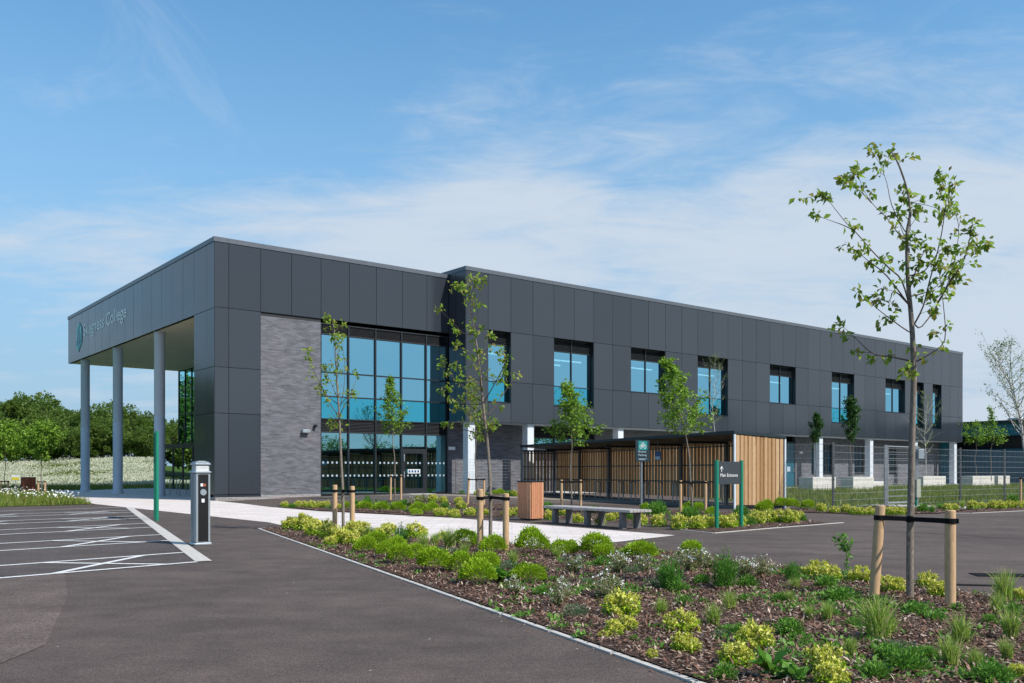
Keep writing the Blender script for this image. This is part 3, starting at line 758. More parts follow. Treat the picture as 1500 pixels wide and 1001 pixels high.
dr.box(a, a+.1, GW-.02, GW+.1, .12, 3.4); dr.box(b-.1, b, GW-.02, GW+.1, .12, 3.4); dr.box(a+.1, b-.1, GW-.02, GW+.1, 3.3, 3.4); dr.box(a+.1, b-.1, GW+.0, GW+.08, .12, 3.3, 1)
dro = dr.build('door', ['frame_dark', 'teal_wall'], bld)
p = MB(); p.box(a+.45, a+.85, GW-.012, GW-.001, 1.25, 1.6); p.build('door_sign', 'letter_grey', dro)
p = MB(); p.box(b-.25, b-.2, GW-.06, GW-.001, 1.2, 1.5); p.build('handle', 'bollard_silver', dro)
# white columns of the wing
for u in (12.59, 16.45, 23.18, 29.9, 36.66, 43.4, 50.15, 56.9, 63.52):
    p = MB(); P = L(u, -1.2); z = gz(P.x, P.y)
    p.box(u-.22, u+.22, -1.30, -.86, z+.0, SOF-.012, 0, .012); p.box(u-.25, u+.25, -1.33, -.83, z-.02, z+.12)
    p.build('column', 'column_white', bld)
p = MB(); p.box(UE-.55, UE-.25, -.6, .2, 0, SOF-.012); p.build('blue_infill_wall', 'teal_light', bld)
# round porch columns
for v in (8.43, 15.78, 22.95):
    u = .36; z = gz(*L(u, v).xy); p = MB()
    p.lathe([(.30, z), (.30, z+.16), (.268, z+.18), (.262, z+.2), (.262, z+4.0), (.258, z+4.01), (.258, z+4.03), (.262, z+4.04), (.262, 8.10), (.27, 8.11), (.27, 8.23)], 32, (u, v, 0))
    o = p.build('porch_column', 'steel_grey', bld); smooth_angle(o)
# porch glazing and draught lobby
cw = MB(); ug = 7.09; vs_ = [2.5+1.29*k for k in range(19)]
for y in vs_: cw.box(ug-.05, ug+.07, y-.028, y+.028, .1, 8.23)
for a, b in zip(vs_, vs_[1:]):
    for z in (.14, 3.0, 5.2, 6.9, 8.2): cw.box(ug-.03, ug+.05, a+.029, b-.029, z-.028, z+.028)
cwo = cw.build('glazed_screen', 'frame_dark', bld)
for a, b in zip(vs_, vs_[1:]):
    for z0, z1 in ((.14, 3.0), (3.0, 5.2), (5.2, 6.9), (6.9, 8.2)):
        p = MB(); p.add([(ug, a+.03, z0+.03), (ug, b-.03, z0+.03), (ug+rng.uniform(-.003, .003), b-.03, z1-.03), (ug, a+.03, z1-.03)], [(0, 1, 2, 3)]); p.build('pane', 'glass_dark', cwo)
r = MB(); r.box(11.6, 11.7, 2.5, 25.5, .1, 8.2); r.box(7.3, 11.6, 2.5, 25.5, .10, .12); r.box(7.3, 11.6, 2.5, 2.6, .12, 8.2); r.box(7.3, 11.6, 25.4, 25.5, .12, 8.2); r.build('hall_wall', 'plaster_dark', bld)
lb = MB(); l0, l1, v0, v1 = 5.0, 7.02, 11.6, 22.5
ys = [v0+(v1-v0)*k/6 for k in range(7)]
for y in ys: lb.box(l0, l0+.1, y-.05, y+.05, .1, 2.72)
lb.box(l0-.03, l1, v0-.06, v1+.06, 2.72, 3.0)
for a, b in zip(ys, ys[1:]): lb.box(l0+.002, l0+.09, a+.051, b-.051, .1, .2); lb.box(l0+.002, l0+.09, a+.051, b-.051, 1.1, 1.15)
for y in (v0, v1):
    for x in (5.65, 6.3, 6.95): lb.box(x-.04, x+.04, y-.04, y+.04, .1, 2.72)
lbo = lb.build('entrance_lobby', 'frame_dark', bld)
for a, b in zip(ys, ys[1:]):
    p = MB(); p.add([(l0+.05, a+.05, .2), (l0+.05, b-.05, .2), (l0+.05, b-.05, 2.72), (l0+.05, a+.05, 2.72)], [(0, 1, 2, 3)]); p.build('pane', 'glass_clear', lbo)
for y in (v0, v1):
    for a, b in ((5.1, 5.61), (5.69, 6.26), (6.34, 6.91)):
        p = MB(); p.add([(a, y, .12), (b, y, .12), (b, y, 2.72), (a, y, 2.72)], [(0, 1, 2, 3)]); p.build('pane', 'glass_clear', lbo)
# lettering and emblem on the porch fascia
t = text_mesh('lettering', 'Skegness College', 9.05, 'letter_white', bld, (-.008, 21.85, 9.30), (0, -1, 0), (0, 0, 1), .006, cap=.98, thin=.010)
hx = [(0, .86), (.62, .48), (.62, -.48), (0, -.86), (-.62, -.48), (-.62, .48)]; cy_, cz_ = 22.85, 9.68
def facet(name, pts, mat, off, par):
    p = MB(); n = len(pts); vs = [(-off, cy_-a, cz_+b) for a, b in pts]+[(-off+.015, cy_-a, cz_+b) for a, b in pts]
    p.add(vs, [tuple(range(n-1, -1, -1)), tuple(range(n, 2*n))]+[(i, (i+1) % n, n+(i+1) % n, n+i) for i in range(n)])
    return p.build(name, mat, par)
em = facet('emblem', hx, 'logo_teal', .022, bld)
facet('emblem_facet', [(-.62, .48), (0, .86), (.18, .70), (-.38, .36), (-.38, -.2), (-.62, -.48)], 'logo_light', .040, em)
facet('emblem_facet', [(-.30, .30), (.30, .30), (.30, -.34), (0, -.5), (-.30, -.34)], 'logo_deep', .040, em)
facet('emblem_facet', [(0, -.86), (-.62, -.48), (-.62, -.62), (-.06, -1.0)], 'logo_light', .040, em)
facet('emblem_facet', [(.34, .62), (.62, .48), (.62, -.40), (.40, -.28)], 'logo_light', .040, em)

# ================================================================ TEAL BUILDING BEYOND
tb = thing('sports_hall', 'low teal clad building with black roof edge beyond the far end of the dark block', 'building', L(67, -16), ANG)
mb = MB(); mb.box(0, 26, -14, 34, 4.35, 5.35); mb.build('upper_cladding', 'teal_light', tb)
mb = MB(); mb.box(-.25, 26.2, -14.2, 34.2, 5.352, 5.62); mb.build('roof_edge', 'roof_dark', tb)
mb = MB(); y = -14
while y < 18.5: mb.box(.6, .66 if int(y*4) % 2 else .70, y, y+.25, 0, 3.2); y += .25
mb.box(.72, 26, -14, 18.5, 0, 3.2); mb.build('lower_cladding', 'teal_wall', tb)
mb = MB(); mb.box(1.6, 25.9, -13.9, 33.9, 3.2, 4.348); mb.build('overhang_shade_band', 'frame_dark', tb)  # set-back band coloured dark to stand in for the shade under the overhang
mb = MB()
for k in range(16): mb.add([(.45, 18.6, .9+k*.16), (.45, 30, .9+k*.16), (.62, 30, 1.03+k*.16), (.62, 18.6, 1.03+k*.16)], [(0, 1, 2, 3)])
mb.box(.66, 1, 18.52, 34, .9, 3.19); mb.build('louvre', 'cladding_blue', tb)
mb = MB(); mb.box(.5, 1, 18.52, 34, 0, .898); mb.build('brick_base', 'brick', tb)
mb = MB(); mb.box(0, 1.1, -14, -13.7, .0, 4.34); mb.build('end_post', 'teal_light', tb)
for (x, y, r_, h_) in ((5, 13.2, .75, .55),):
    mb = MB(); mb.lathe([(r_*.6, 5.6), (r_*.6, 5.6+h_*.5), (r_, 5.6+h_*.55), (r_, 5.6+h_*.8), (r_*.5, 5.6+h_)], 16, (x, y, 0)); mb.build('roof_vent', 'white_paint', tb)
mb = MB(); mb.lathe([(1.25, 5.6), (1.25, 7.5), (1.1, 7.7), (1.0, 7.75)], 24, (4.5, 2.3, 0)); o = mb.build('roof_tank', 'cabinet', tb); smooth_angle(o)
# ================================================================ STREET FURNITURE
def wpx(n, D): return n*D/F
# charging bollard
bo = thing('charging_bollard', 'silver square charging bollard with black front panel standing beside the marked bays', 'charging post', L(-8.72, -22.75), ANG)
p = MB(); p.box(-.15, .15, -.145, .145, 0, .05, 0, .015); p.build('base_plate', 'bollard_silver', bo)
p = MB(); p.box(-.13, .13, -.125, .125, .05, 1.22, 0, .02)
for x in (-.118, .088): p.box(x, x+.03, -.137, -.1255, .06, 1.21)
for k in range(5): p.box(-.136, -.1305, -.09+k*.036, -.08+k*.036, .06, 1.2)
p.build('body', 'bollard_silver', bo)
p = MB(); p.box(-.087, .087, -.134, -.126, .07, 1.205); fp = p.build('front_panel', 'black_plastic', bo)
p = MB()
ring = [( .052*math.cos(2*math.pi*k/24), .052*math.sin(2*math.pi*k/24)) for k in range(24)]
p.add([(x, -.150, .90+z) for x, z in ring]+[(x*1.05, -.1345, .90+z*1.05) for x, z in ring], [tuple(range(24))]+[(k, (k+1) % 24, 24+(k+1) % 24, 24+k) for k in range(24)])
p.build('socket', 'bollard_silver', bo)
p = MB(); p.box(-.045, -.005, -.138, -.1345, 1.0, 1.05); p.build('sticker', 'white_paint', bo)
p = MB(); p.box(.0, .045, -.138, -.1345, 1.0, 1.045); p.build('sticker', 'red_timber', bo)
p = MB(); p.box(-.028, .022, -.138, -.1345, .73, .79); p.build('sticker', 'white_paint', bo)
p = MB(); p.box(-.145, .145, -.14, .14, 1.22, 1.255, 0, .015); p.box(-.14, .14, -.135, .135, 1.36, 1.385, 0, .012); p.build('cap_ring', 'bollard_silver', bo)
p = MB()
for k in range(5): p.box(-.118, .118, -.113, .113, 1.256+k*.021, 1.272+k*.021, 0, .01)
p.box(-.1, .1, -.095, .095, 1.255, 1.36); p.build('lamp_diffuser', 'white_paint', bo)
p = MB(); p.box(-.13, .13, -.125, .125, 1.385, 1.40, 0, .008); p.box(-.11, .11, -.105, .105, 1.40, 1.418, 0, .014); p.box(-.07, .07, -.065, .065, 1.418, 1.43, 0, .01); p.build('lamp_cap', 'bollard_silver', bo)

# two-post signs
def post_sign(label, loc, rz, width, H, zb, front=True):
    t = thing('direction_sign', label, 'sign', loc, rz)
    for x in (0, width):
        p = MB(); p.lathe([(.046, -.1), (.046, H-.004), (.04, H)], 16, (x, 0, 0)); o = p.build('post', 'teal_paint', t); smooth_angle(o)
    p = MB(); p.box(.05, width-.05, -.018, .018, zb, H-.03); pn = p.build('sign_panel', 'sign_charcoal', t)
    return t, pn
P = Vector((4.46, 19.77, 0))
t, pn = post_sign('dark grey sign on two green posts with arrow and Main Entrance lettering', P, ANG, .86, 1.50, .97)
text_mesh('lettering', 'Main Entrance', .60, 'white_paint', pn, (.10, -.021, 1.135), (1, 0, 0), (0, 0, 1), .003, cap=.072)
p = MB(); z = 1.30; x = .145
p.box(x-.008, x+.008, -.022, -.0185, z-.06, z+.05)
for s in (-1, 1): p.add([(x, -.022, z+.075), (x+s*.05, -.022, z+.015), (x+s*.05, -.022, z-.008), (x, -.022, z+.05)], [(0, 1, 2, 3) if s > 0 else (3, 2, 1, 0)])
p.build('arrow', 'white_paint', pn)
t, pn = post_sign('tall green post sign seen edge on, between marked bays and porch', Vector((-9.03, 23.07, 0)), math.atan2(.916, -.401), .9, 2.28, 1.53)
# bicycle parking sign
D = 30.0; P = at(939.5, 744, D); P.z = 0
t = thing('cycle_sign', 'dark Bicycle Parking sign on a grey pole in front of the slatted shelter', 'sign', P, ANG)
p = MB(); p.lathe([(.038, -.05), (.038, 2.2)], 12); p.build('pole', 'galv', t)
p = MB(); p.box(-.33, .33, -.06, -.04, 1.58, 2.29); pn = p.build('sign_panel', 'sign_dark', t)
p = MB(); p.box(-.21, .21, -.066, -.0605, 1.96, 2.26); q = p.build('sign_symbol', 'sign_teal', pn)
p = MB()
def ringat(x, z, r, w=.012):
    n = 20
    a = [(x+(r-w)*math.cos(2*math.pi*k/n), z+(r-w)*math.sin(2*math.pi*k/n)) for k in range(n)]; b = [(x+r*math.cos(2*math.pi*k/n), z+r*math.sin(2*math.pi*k/n)) for k in range(n)]
    p.add([(u_, -.070, w_) for u_, w_ in a+b], [(k, (k+1) % n, n+(k+1) % n, n+k) for k in range(n)])
ringat(-.095, 2.07, .062); ringat(.095, 2.07, .062)
def bar2(x0, z0, x1, z1, w=.011):
    d = Vector((x1-x0, z1-z0)).normalized(); n = Vector((-d.y, d.x))*w/2
    p.add([(x0-n.x, -.0705, z0-n.y), (x1-n.x, -.0705, z1-n.y), (x1+n.x, -.0705, z1+n.y), (x0+n.x, -.0705, z0+n.y)], [(0, 1, 2, 3)])
for s_ in ((-.095, 2.07, -.045, 2.16), (-.045, 2.16, .05, 2.16), (.05, 2.16, .095, 2.07), (-.045, 2.16, 0, 2.07), (0, 2.07, .05, 2.16), (-.095, 2.07, 0, 2.07), (.05, 2.16, .035, 2.2), (.01, 2.205, .055, 2.2), (-.045, 2.16, -.055, 2.195), (-.08, 2.197, -.03, 2.197)): bar2(*s_)
p.build('bicycle_symbol', 'white_paint', pn)
text_mesh('lettering', 'Bicycle', .36, 'letter_grey', pn, (-.2, -.062, 1.86), (1, 0, 0), (0, 0, 1), .003, cap=.08)
text_mesh('lettering', 'Parking', .38, 'letter_grey', pn, (-.2, -.062, 1.745), (1, 0, 0), (0, 0, 1), .003, cap=.085)
p = MB(); p.box(-.2, .2, -.0645, -.0605, 1.665, 1.678); p.box(-.2, .1, -.0645, -.0605, 1.635, 1.648); p.build('fine_print', 'letter_grey', pn)

# litter bin
def slat_bin(label, loc, rz, s, h, mat, n, name='litter_bin'):
    t = thing(name, label, 'bin', loc, rz)
    p = MB(); p.box(-s+.03, s-.03, -s+.03, s-.03, .02, h-.05); p.build('liner', 'dark_gap', t)
    p = MB(); wd = (2*s)/n
    for k in range(n):
        a = -s+k*wd+.004; b = a+wd-.008
        p.box(a, b, -s-.022, -s, .05, h-.035); p.box(a, b, s, s+.022, .05, h-.035)
        p.box(-s-.022, -s, a, b, .05, h-.035); p.box(s, s+.022, a, b, .05, h-.035)
    p.build('timber_slats', mat, t)
    p = MB(); p.box(-s-.035, s+.035, -s-.035, s+.035, h-.033, h, 0, .012); p.build('lid', 'black_plastic', t); return t
slat_bin('square litter bin of reddish timber slats with black lid beside the bench', L(.74, -20.15), ANG+R(8), .225, 1.01, 'bin_timber', 6)
# bench
be = thing('bench', 'long backless grey slatted bench on six dark slab legs at the edge of the paving', 'bench', L(.32, -23.0), ANG+R(-4.5))
p = MB()
for k in range(6):
    x = -.36+k*.105
    p.box(x, x+.096, -1.58, 1.58, .37, .425, 0, .004)
p.build('seat', 'bench_slat', be)
for y in (-1.22, 0, 1.22):
    for x in (-.31, .10):
        p = MB(); p.box(x, x+.13, y-.055, y+.055, 0, .335, 0, .005); p.build('leg', 'bench_leg', be)
    p = MB(); p.box(-.34, .25, y-.04, y+.04, .336, .369); p.build('seat_bearer', 'bench_leg', be)

# cycle shelter
sh = thing('cycle_shelter', 'long flat roofed cycle shelter clad in golden vertical timber boards', 'shelter', (7.43, 30.2, 0), math.atan2(.924, -.382))
LN = 18.1; W2 = 1.98
def zr(y): return 2.53 + (y/W2)*.13        # y is negative to the back
p = MB()
vs = []
for z0, z1 in ((-.0, .0),):
    pass
a = [(-.06, .08), (LN+.1, .08), (LN+.1, -W2-.08), (-.06, -W2-.08)]
vs = [(x, y, zr(y)-.02) for x, y in a]+[(x, y, zr(y)+.08) for x, y in a]
p.add(vs, [(0, 1, 2, 3), (7, 6, 5, 4), (0, 4, 5, 1), (1, 5, 6, 2), (2, 6, 7, 3), (3, 7, 4, 0)])
p.build('roof', 'roof_dark', sh)
for k in range(7):
    p = MB(); x = min(k*3.02, LN); p.box(x-.04 if k else .06, x+.04 if k else .14, -W2+.1, -.02, 2.28, 2.36)
    p.build('roof_beam', 'frame_dark', sh)
def sp(x, y, z1, mat='galv', s=.045):
    p = MB(); p.box(x-s, x+s, y-s, y+s, 0, z1); p.build('post', mat, sh)
sp(-.01, .03, 2.5, 'column_white', .032); sp(-.01, -W2-.06, 2.36, 'column_white', .03)
for k in range(1, 7): sp(min(k*3.02, LN-.05), -W2+.16, 2.27, 'post_dark', .055)
sp(LN, .02, 2.5, 'galv')
p = MB(); x = .04
while x < LN-.1:
    j = rng.uniform(-.004, .004); p.box(x, x+.180, -W2-.050, -W2+.020, .24+j, 2.37); x += .245
p.build('slatted_back', 'larch', sh)
p = MB(); y = -W2+.02
for k in range(12):
    p.box(-.035+.006*(k % 2), -.01, y+.014, y+.146, .13+rng.uniform(-.005, .005), zr(y)-.04); y += .1625
p.build('boarded_side', 'larch', sh)
p = MB(); y = -W2+.05
while y < -.1:
    p.box(LN-.012, LN+.012, y, y+.12, .2, 2.36); y += .19
p.build('slatted_side', 'larch', sh)
p = MB()
for z in (.86, 1.5, 2.2):
    p.box(.06, LN-.06, -W2+.04, -W2+.075, z-.025, z+.025); p.box(LN-.06, LN-.03, -W2+.1, -.04, z-.02, z+.02); p.box(.0, .03, -W2+.1, -.05, z-.02, z+.02)
p.build('rail', 'post_dark', sh)
p = MB(); p.box(0, LN, -.02, .04, 0, .10); p.box(0, LN, -W2-.1, -W2-.05, 0, .08); p.build('base_kerb', 'bench_leg', sh)
p = MB(); p.box(5.2, 5.6, -.35, -.33, 1.70, 2.04); q = p.build('notice', 'blue_sign', sh)
p = MB(); p.box(5.22, 5.58, -.329, -.326, 1.72, 1.84); p.build('notice_text', 'letter_grey', q)
p = MB(); p.box(5.38, 5.42, -.34, -.335, 2.04, 2.4); p.build('notice_hanger', 'post_dark', sh)
def hoop(label, loc, rz, wd, h, grp, r_=.024):
    p = MB(); pts = [(-wd/2, 0, 0), (-wd/2, 0, h-.14)]
    for k in range(1, 6): t_ = math.pi*k/12; pts.append((-wd/2+.14*(1-math.cos(t_)), 0, h-.14+.14*math.sin(t_)))
    pts += [(-x, y, z) for x, y, z in reversed(pts[:])]
    p.tube(pts, r_, 10); o = p.build('cycle_hoop', 'galv', None); smooth_angle(o)
    o.location = loc; o.rotation_euler = (0, 0, rz); return tag(o, label, 'bike rack', grp)
sa = Vector((-.382, .924, 0)); sb = Vector((.924, .382, 0)); S0 = Vector((7.43, 30.2, 0))
NUM = ['first', 'second', 'third', 'fourth', 'fifth', 'sixth', 'seventh', 'eighth', 'ninth', 'tenth', 'eleventh', 'twelfth', 'thirteenth', 'fourteenth', 'fifteenth', 'sixteenth']
h0 = None
for k in range(16):
    loc = S0+sa*(.75+1.06*k)+sb*.85
    if h0 is None: h0 = hoop('grey cycle hoop under the timber shelter, nearest its right end', loc, math.atan2(.93, .36), .8, .82, 'cycle hoops under the shelter')
    else:
        o = h0.copy(); COL.objects.link(o); o.location = loc; o['label'] = f'grey cycle hoop under the timber shelter, {NUM[k]} from its right end'
h1 = None
for k in range(5):
    loc = L(1.7, 5.2+1.5*k); loc.z = gz(loc.x, loc.y)
    if h1 is None: h1 = hoop('bright steel cycle hoop under the porch, nearest the corner pier', loc, ANG, .85, .85, 'cycle hoops under the porch')
    else:
        o = h1.copy(); COL.objects.link(o); o.location = loc; o['label'] = f'bright steel cycle hoop under the porch, {NUM[k]} from the corner pier'

# wire mesh fences
def mesh_panel(A, B, z0, z1, pitch=.055, hs=None, r_=.0032):
    p = MB(); d = (B-A); ln_ = d.length; d.normalize(); n = int(ln_/pitch)
    for k in range(n+1):
        q = A+d*(k*ln_/n); p.tube([(q.x, q.y, z0), (q.x, q.y, z1)], r_*.8, 3, cap=False)
    for z in (hs or [z0+.02+(z1-z0-.06)*k/9 for k in range(10)]):
        p.tube([(A.x, A.y, z), (B.x, B.y, z)], r_*1.6, 4, cap=False)
    return p
fe = thing('mesh_fence', 'grey welded wire fence on steel posts with a gate, in front of the lawn', 'fence', (0, 0, 0))
us = [12.62, 16.5]; end = L(12.62, -21.4); st = Vector((9.32, 31.22, 0))
def fpost(P, h=2.22, s=.030, mat='post_dark'):
    p = MB(); p.box(P.x-s, P.x+s, P.y-s, P.y+s, 0, h)
    for k in range(6): p.box(P.x-s-.012, P.x+s+.012, P.y-s-.012, P.y-s, .25+k*.37, .29+k*.37)
    p.build('post', mat, fe)
mesh_panel(st, end, .05, 2.2).build('wire_panel', 'fence_wire', fe)
fpost(st); fpost(end)
pu = [12.62, 16.45]; mesh_panel(end, L(16.45, -21.1), .05, 2.15, .10).build('wire_panel', 'fence_wire', fe); fpost(L(16.45, -21.1), 2.2, .05, 'galv')
gr_ = 18.75; fpost(L(gr_, -21.05), 2.2, .05, 'galv')
gm = MB(); A, B = L(16.62, -21.08), L(18.6, -21.06)
for q in (A, B): gm.tube([(q.x, q.y, .12), (q.x, q.y, 2.15)], .028, 8)
for z in (.12, 2.15): gm.tube([(A.x, A.y, z), (B.x, B.y, z)], .028, 8)
for z in np.linspace(.35, 1.95, 8): gm.tube([(A.x, A.y, z), (B.x, B.y, z)], .008, 5)
g_ = gm.build('gate', 'galv', fe)
mesh_panel(A, B, .14, 2.12, .10).build('wire_infill', 'fence_wire', g_)
P = L(18.75, -21.2); p = MB(); p.box(P.x-.11, P.x+.11, P.y-.08, P.y+.05, 1.72, 2.08, 0, .01); p.build('lock_box', 'bollard_silver', fe)
last = L(gr_, -21.05)
u = 22.3
while u < 72:
    q = L(u, -21.0); mesh_panel(last, q, .05, 2.15, .12).build('wire_panel', 'fence_wire', fe); fpost(q, 2.2); last = q; u += 3.98
D = 31.5; P = at(1342, 742, D); P.z = 0
t = thing('control_cabinet', 'small beige control box on a thin green post beside the fence gate', 'cabinet', P, ANG)
p = MB(); p.box(-.14, .14, -.1, .08, .35, .98, 0, .01); p.build('box', 'cabinet', t)
p = MB(); p.tube([(0, 0, 0), (0, 0, .4)], .04, 8); p.build('post', 'teal_paint', t)
f2 = thing('wire_garden_fence', 'fine low wire fence between the slatted shelter and the brick wall', 'fence', (0, 0, 0))
A, B = L(11.2, -1.9), L(17.0, -1.9)
A.z = B.z = 0
mesh_panel(A, B, .16, 1.85, .2, [.2+.15*k for k in range(12)], .003).build('wire_panel', 'fence_wire', f2)
for q in (A, B):
    p = MB(); p.box(q.x-.02, q.x+.02, q.y-.02, q.y+.02, .1, 1.9); p.build('post', 'post_dark', f2)

# timber planters
PL = [(33.6, -7.0, 2.45, .95, 'nearest white sleeper planter behind the fence, just right of the shelter'), (37.5, -7.3, 2.35, .85, 'white sleeper planter with a slim column tree, second from the shelter'),
      (49.0, -5.9, 3.3, .9, 'white sleeper planter holding a thin birch, right of the gate'), (54.8, -6.7, 3.6, .9, 'long white sleeper planter holding two round crowned trees'), (60.2, -6.2, 2.1, .9, 'rightmost white sleeper planter, half behind a fence post')]
for u, v, ln_, dp, lab in PL:
    P = L(u, v); t = thing('timber_planter', lab, 'planter', P, ANG, 'sleeper planters on the lawn')
    p = MB()
    for k in range(4):
        z0 = k*.235-.02; o_ = (k % 2)*.0
        p.box(0, ln_, 0, .12, z0+.004, z0+.231, 0, .008); p.box(0, ln_, dp-.12, dp, z0+.004, z0+.231, 0, .008)
        p.box(.002, .12, .121, dp-.121, z0+.004, z0+.231, 0, .008); p.box(ln_-.12, ln_-.002, .121, dp-.121, z0+.004, z0+.231, 0, .008)
    p.build('sleepers', 'timber_white', t)
    p = MB(); p.box(.121, ln_-.121, .121, dp-.121, .7, .82); p.build('soil', 'mulch', t)
t = thing('garden_seat', 'low stepped white timber seat beyond the second planter, by the fence gate', 'bench', L(43.5, -4.8), ANG)
p = MB(); p.box(0, .8, 0, .7, 0, .85, 0, .01); p.box(.81, 2.6, 0, .7, 0, .5, 0, .01); p.build('seat', 'timber_white', t)
p = MB(); p.box(.83, 2.58, .02, .68, .505, .56, 0, .005); p.build('seat_board', 'white_paint', t)
# left verge furniture
P = at(41.5, 722, 50.5); P.z = .02
slat_bin('small red timber bin on the flowery verge beside a staked tree', P, ANG, .3, .92, 'red_timber', 7)
P = at(23, 712, 47); P.z = .02
t = thing('warning_sign', 'small yellow and white sign on a short post in the flowery verge', 'sign', P, 0)
p = MB(); p.tube([(0, 0, 0), (0, 0, .8)], .02, 6); p.build('post', 'galv', t)
p = MB(); p.box(-.2, .2, -.02, -.005, .78, 1.05); q = p.build('sign_panel', 'white_paint', t)
p = MB(); p.box(-.19, .19, -.026, -.0205, .79, .94); p.build('yellow_band', 'yellow_sign', q)
# drain cover in the right tarmac
P = G(1484, 843.5); p = MB(); p.box(-.45, .45, -.16, .16, .003, .010); o = p.build('drain_cover', 'rubber'); o.location = (P.x, P.y, 0); o.rotation_euler = (0, 0, R(-8)); tag(o, 'flat dark rectangular drain cover set in the tarmac right of the near tree', 'drain cover')
P = G(1430, 858); p = MB(); p.box(-.3, .3, -.05, .05, .003, .009); o = p.build('drain_cover', 'rubber'); o.location = (P.x, P.y, 0); o.rotation_euler = (0, 0, R(-12)); tag(o, 'narrow dark drain slot in the tarmac behind the near stakes', 'drain cover')

# ================================================================ TREES
def tie(label, stakes, trunk_xy, zt, grp='stake supports around the young trees', lean=0.0, r_=.04):
    """two round stakes and the rubber strap between them; positions in world"""
    c = (stakes[0][0]+stakes[1][0])/2; t = thing('tree_support', label, 'tree stakes', c, 0, grp)
    tops = []
    for b, h, ln_ in stakes:
        b = b-c; p = MB(); tp = b+Vector((ln_, 0, h)); n = 5
        pts = [b.lerp(tp, k/n) for k in range(n+1)]
        p.tube(pts[:-1]+[tp-(tp-b).normalized()*.01], [r_*1.03]*(n)+[r_], 14)
        p.tube([tp-(tp-b).normalized()*.01, tp], [r_, r_*.88], 14)
        o = p.build('stake', 'stake_wood', t); smooth_angle(o)
        tops.append(b.lerp(tp, zt/h))
    p = MB(); tr = Vector((trunk_xy[0], trunk_xy[1], 0))-c; tr.z = (tops[0].z+tops[1].z)/2-.01
    for q in tops:
        d = (tr-q); d.z = 0; d.normalize(); n = Vector((-d.y, d.x, 0))
        A = q-d*(r_+.006); B = tr
        for s in (-1, 1):
            w0, w1 = (r_+.005), .03
            vs = [A+n*s*w0*.8-Vector((0, 0, .022)), B+n*s*w1-Vector((0, 0, .02)), B+n*s*w1+Vector((0, 0, .02)), A+n*s*w0*.8+Vector((0, 0, .022))]
            v2 = [v_+n*s*.006 for v_ in vs]; p.add(vs+v2, [(0, 1, 2, 3), (7, 6, 5, 4), (0, 4, 5, 1), (3, 2, 6, 7), (1, 5, 6, 2), (0, 3, 7, 4)])
        p.lathe([(r_+.007, -.024), (r_+.007, .024)], 14, tuple(q))
    p.lathe([(.036, -.03), (.036, .03)], 12, tuple(tr)); p.build('strap', 'rubber', t); return t
def smoothpath(pts, sub=4):
    pts = [Vector(p) for p in pts]; out = []
    for i in range(len(pts)-1):
        p0 = pts[max(i-1, 0)]; p1 = pts[i]; p2 = pts[i+1]; p3 = pts[min(i+2, len(pts)-1)]
        for k in range(sub):
            t = k/sub; out.append(.5*((2*p1)+(p2-p0)*t+(2*p0-5*p1+4*p2-p3)*t*t+(3*p1-p0-3*p2+p3)*t**3))
    out.append(pts[-1]); return out
def along(path, t):
    i = min(int(t*(len(path)-1)), len(path)-2); f = t*(len(path)-1)-i; return path[i].lerp(path[i+1], f), (path[i+1]-path[i]).normalized()
def leafset(rg, pts, per, size, spread, droop=.5, wid=.55):
    """clusters of leaves at (point, direction)"""
    c, d = [], []
    for p, dr in pts:
        k = rg.integers(per[0], per[1]+1)
        q = rg.normal(size=(k, 3))*spread + np.array(p)
        dd = rg.normal(size=(k, 3))*.7 + np.array(dr)*.5 + np.array([0, 0, -droop]); c.append(q); d.append(dd)
    return leaves(rg, np.concatenate(c), size, np.concatenate(d), wid=wid, fold=.14)
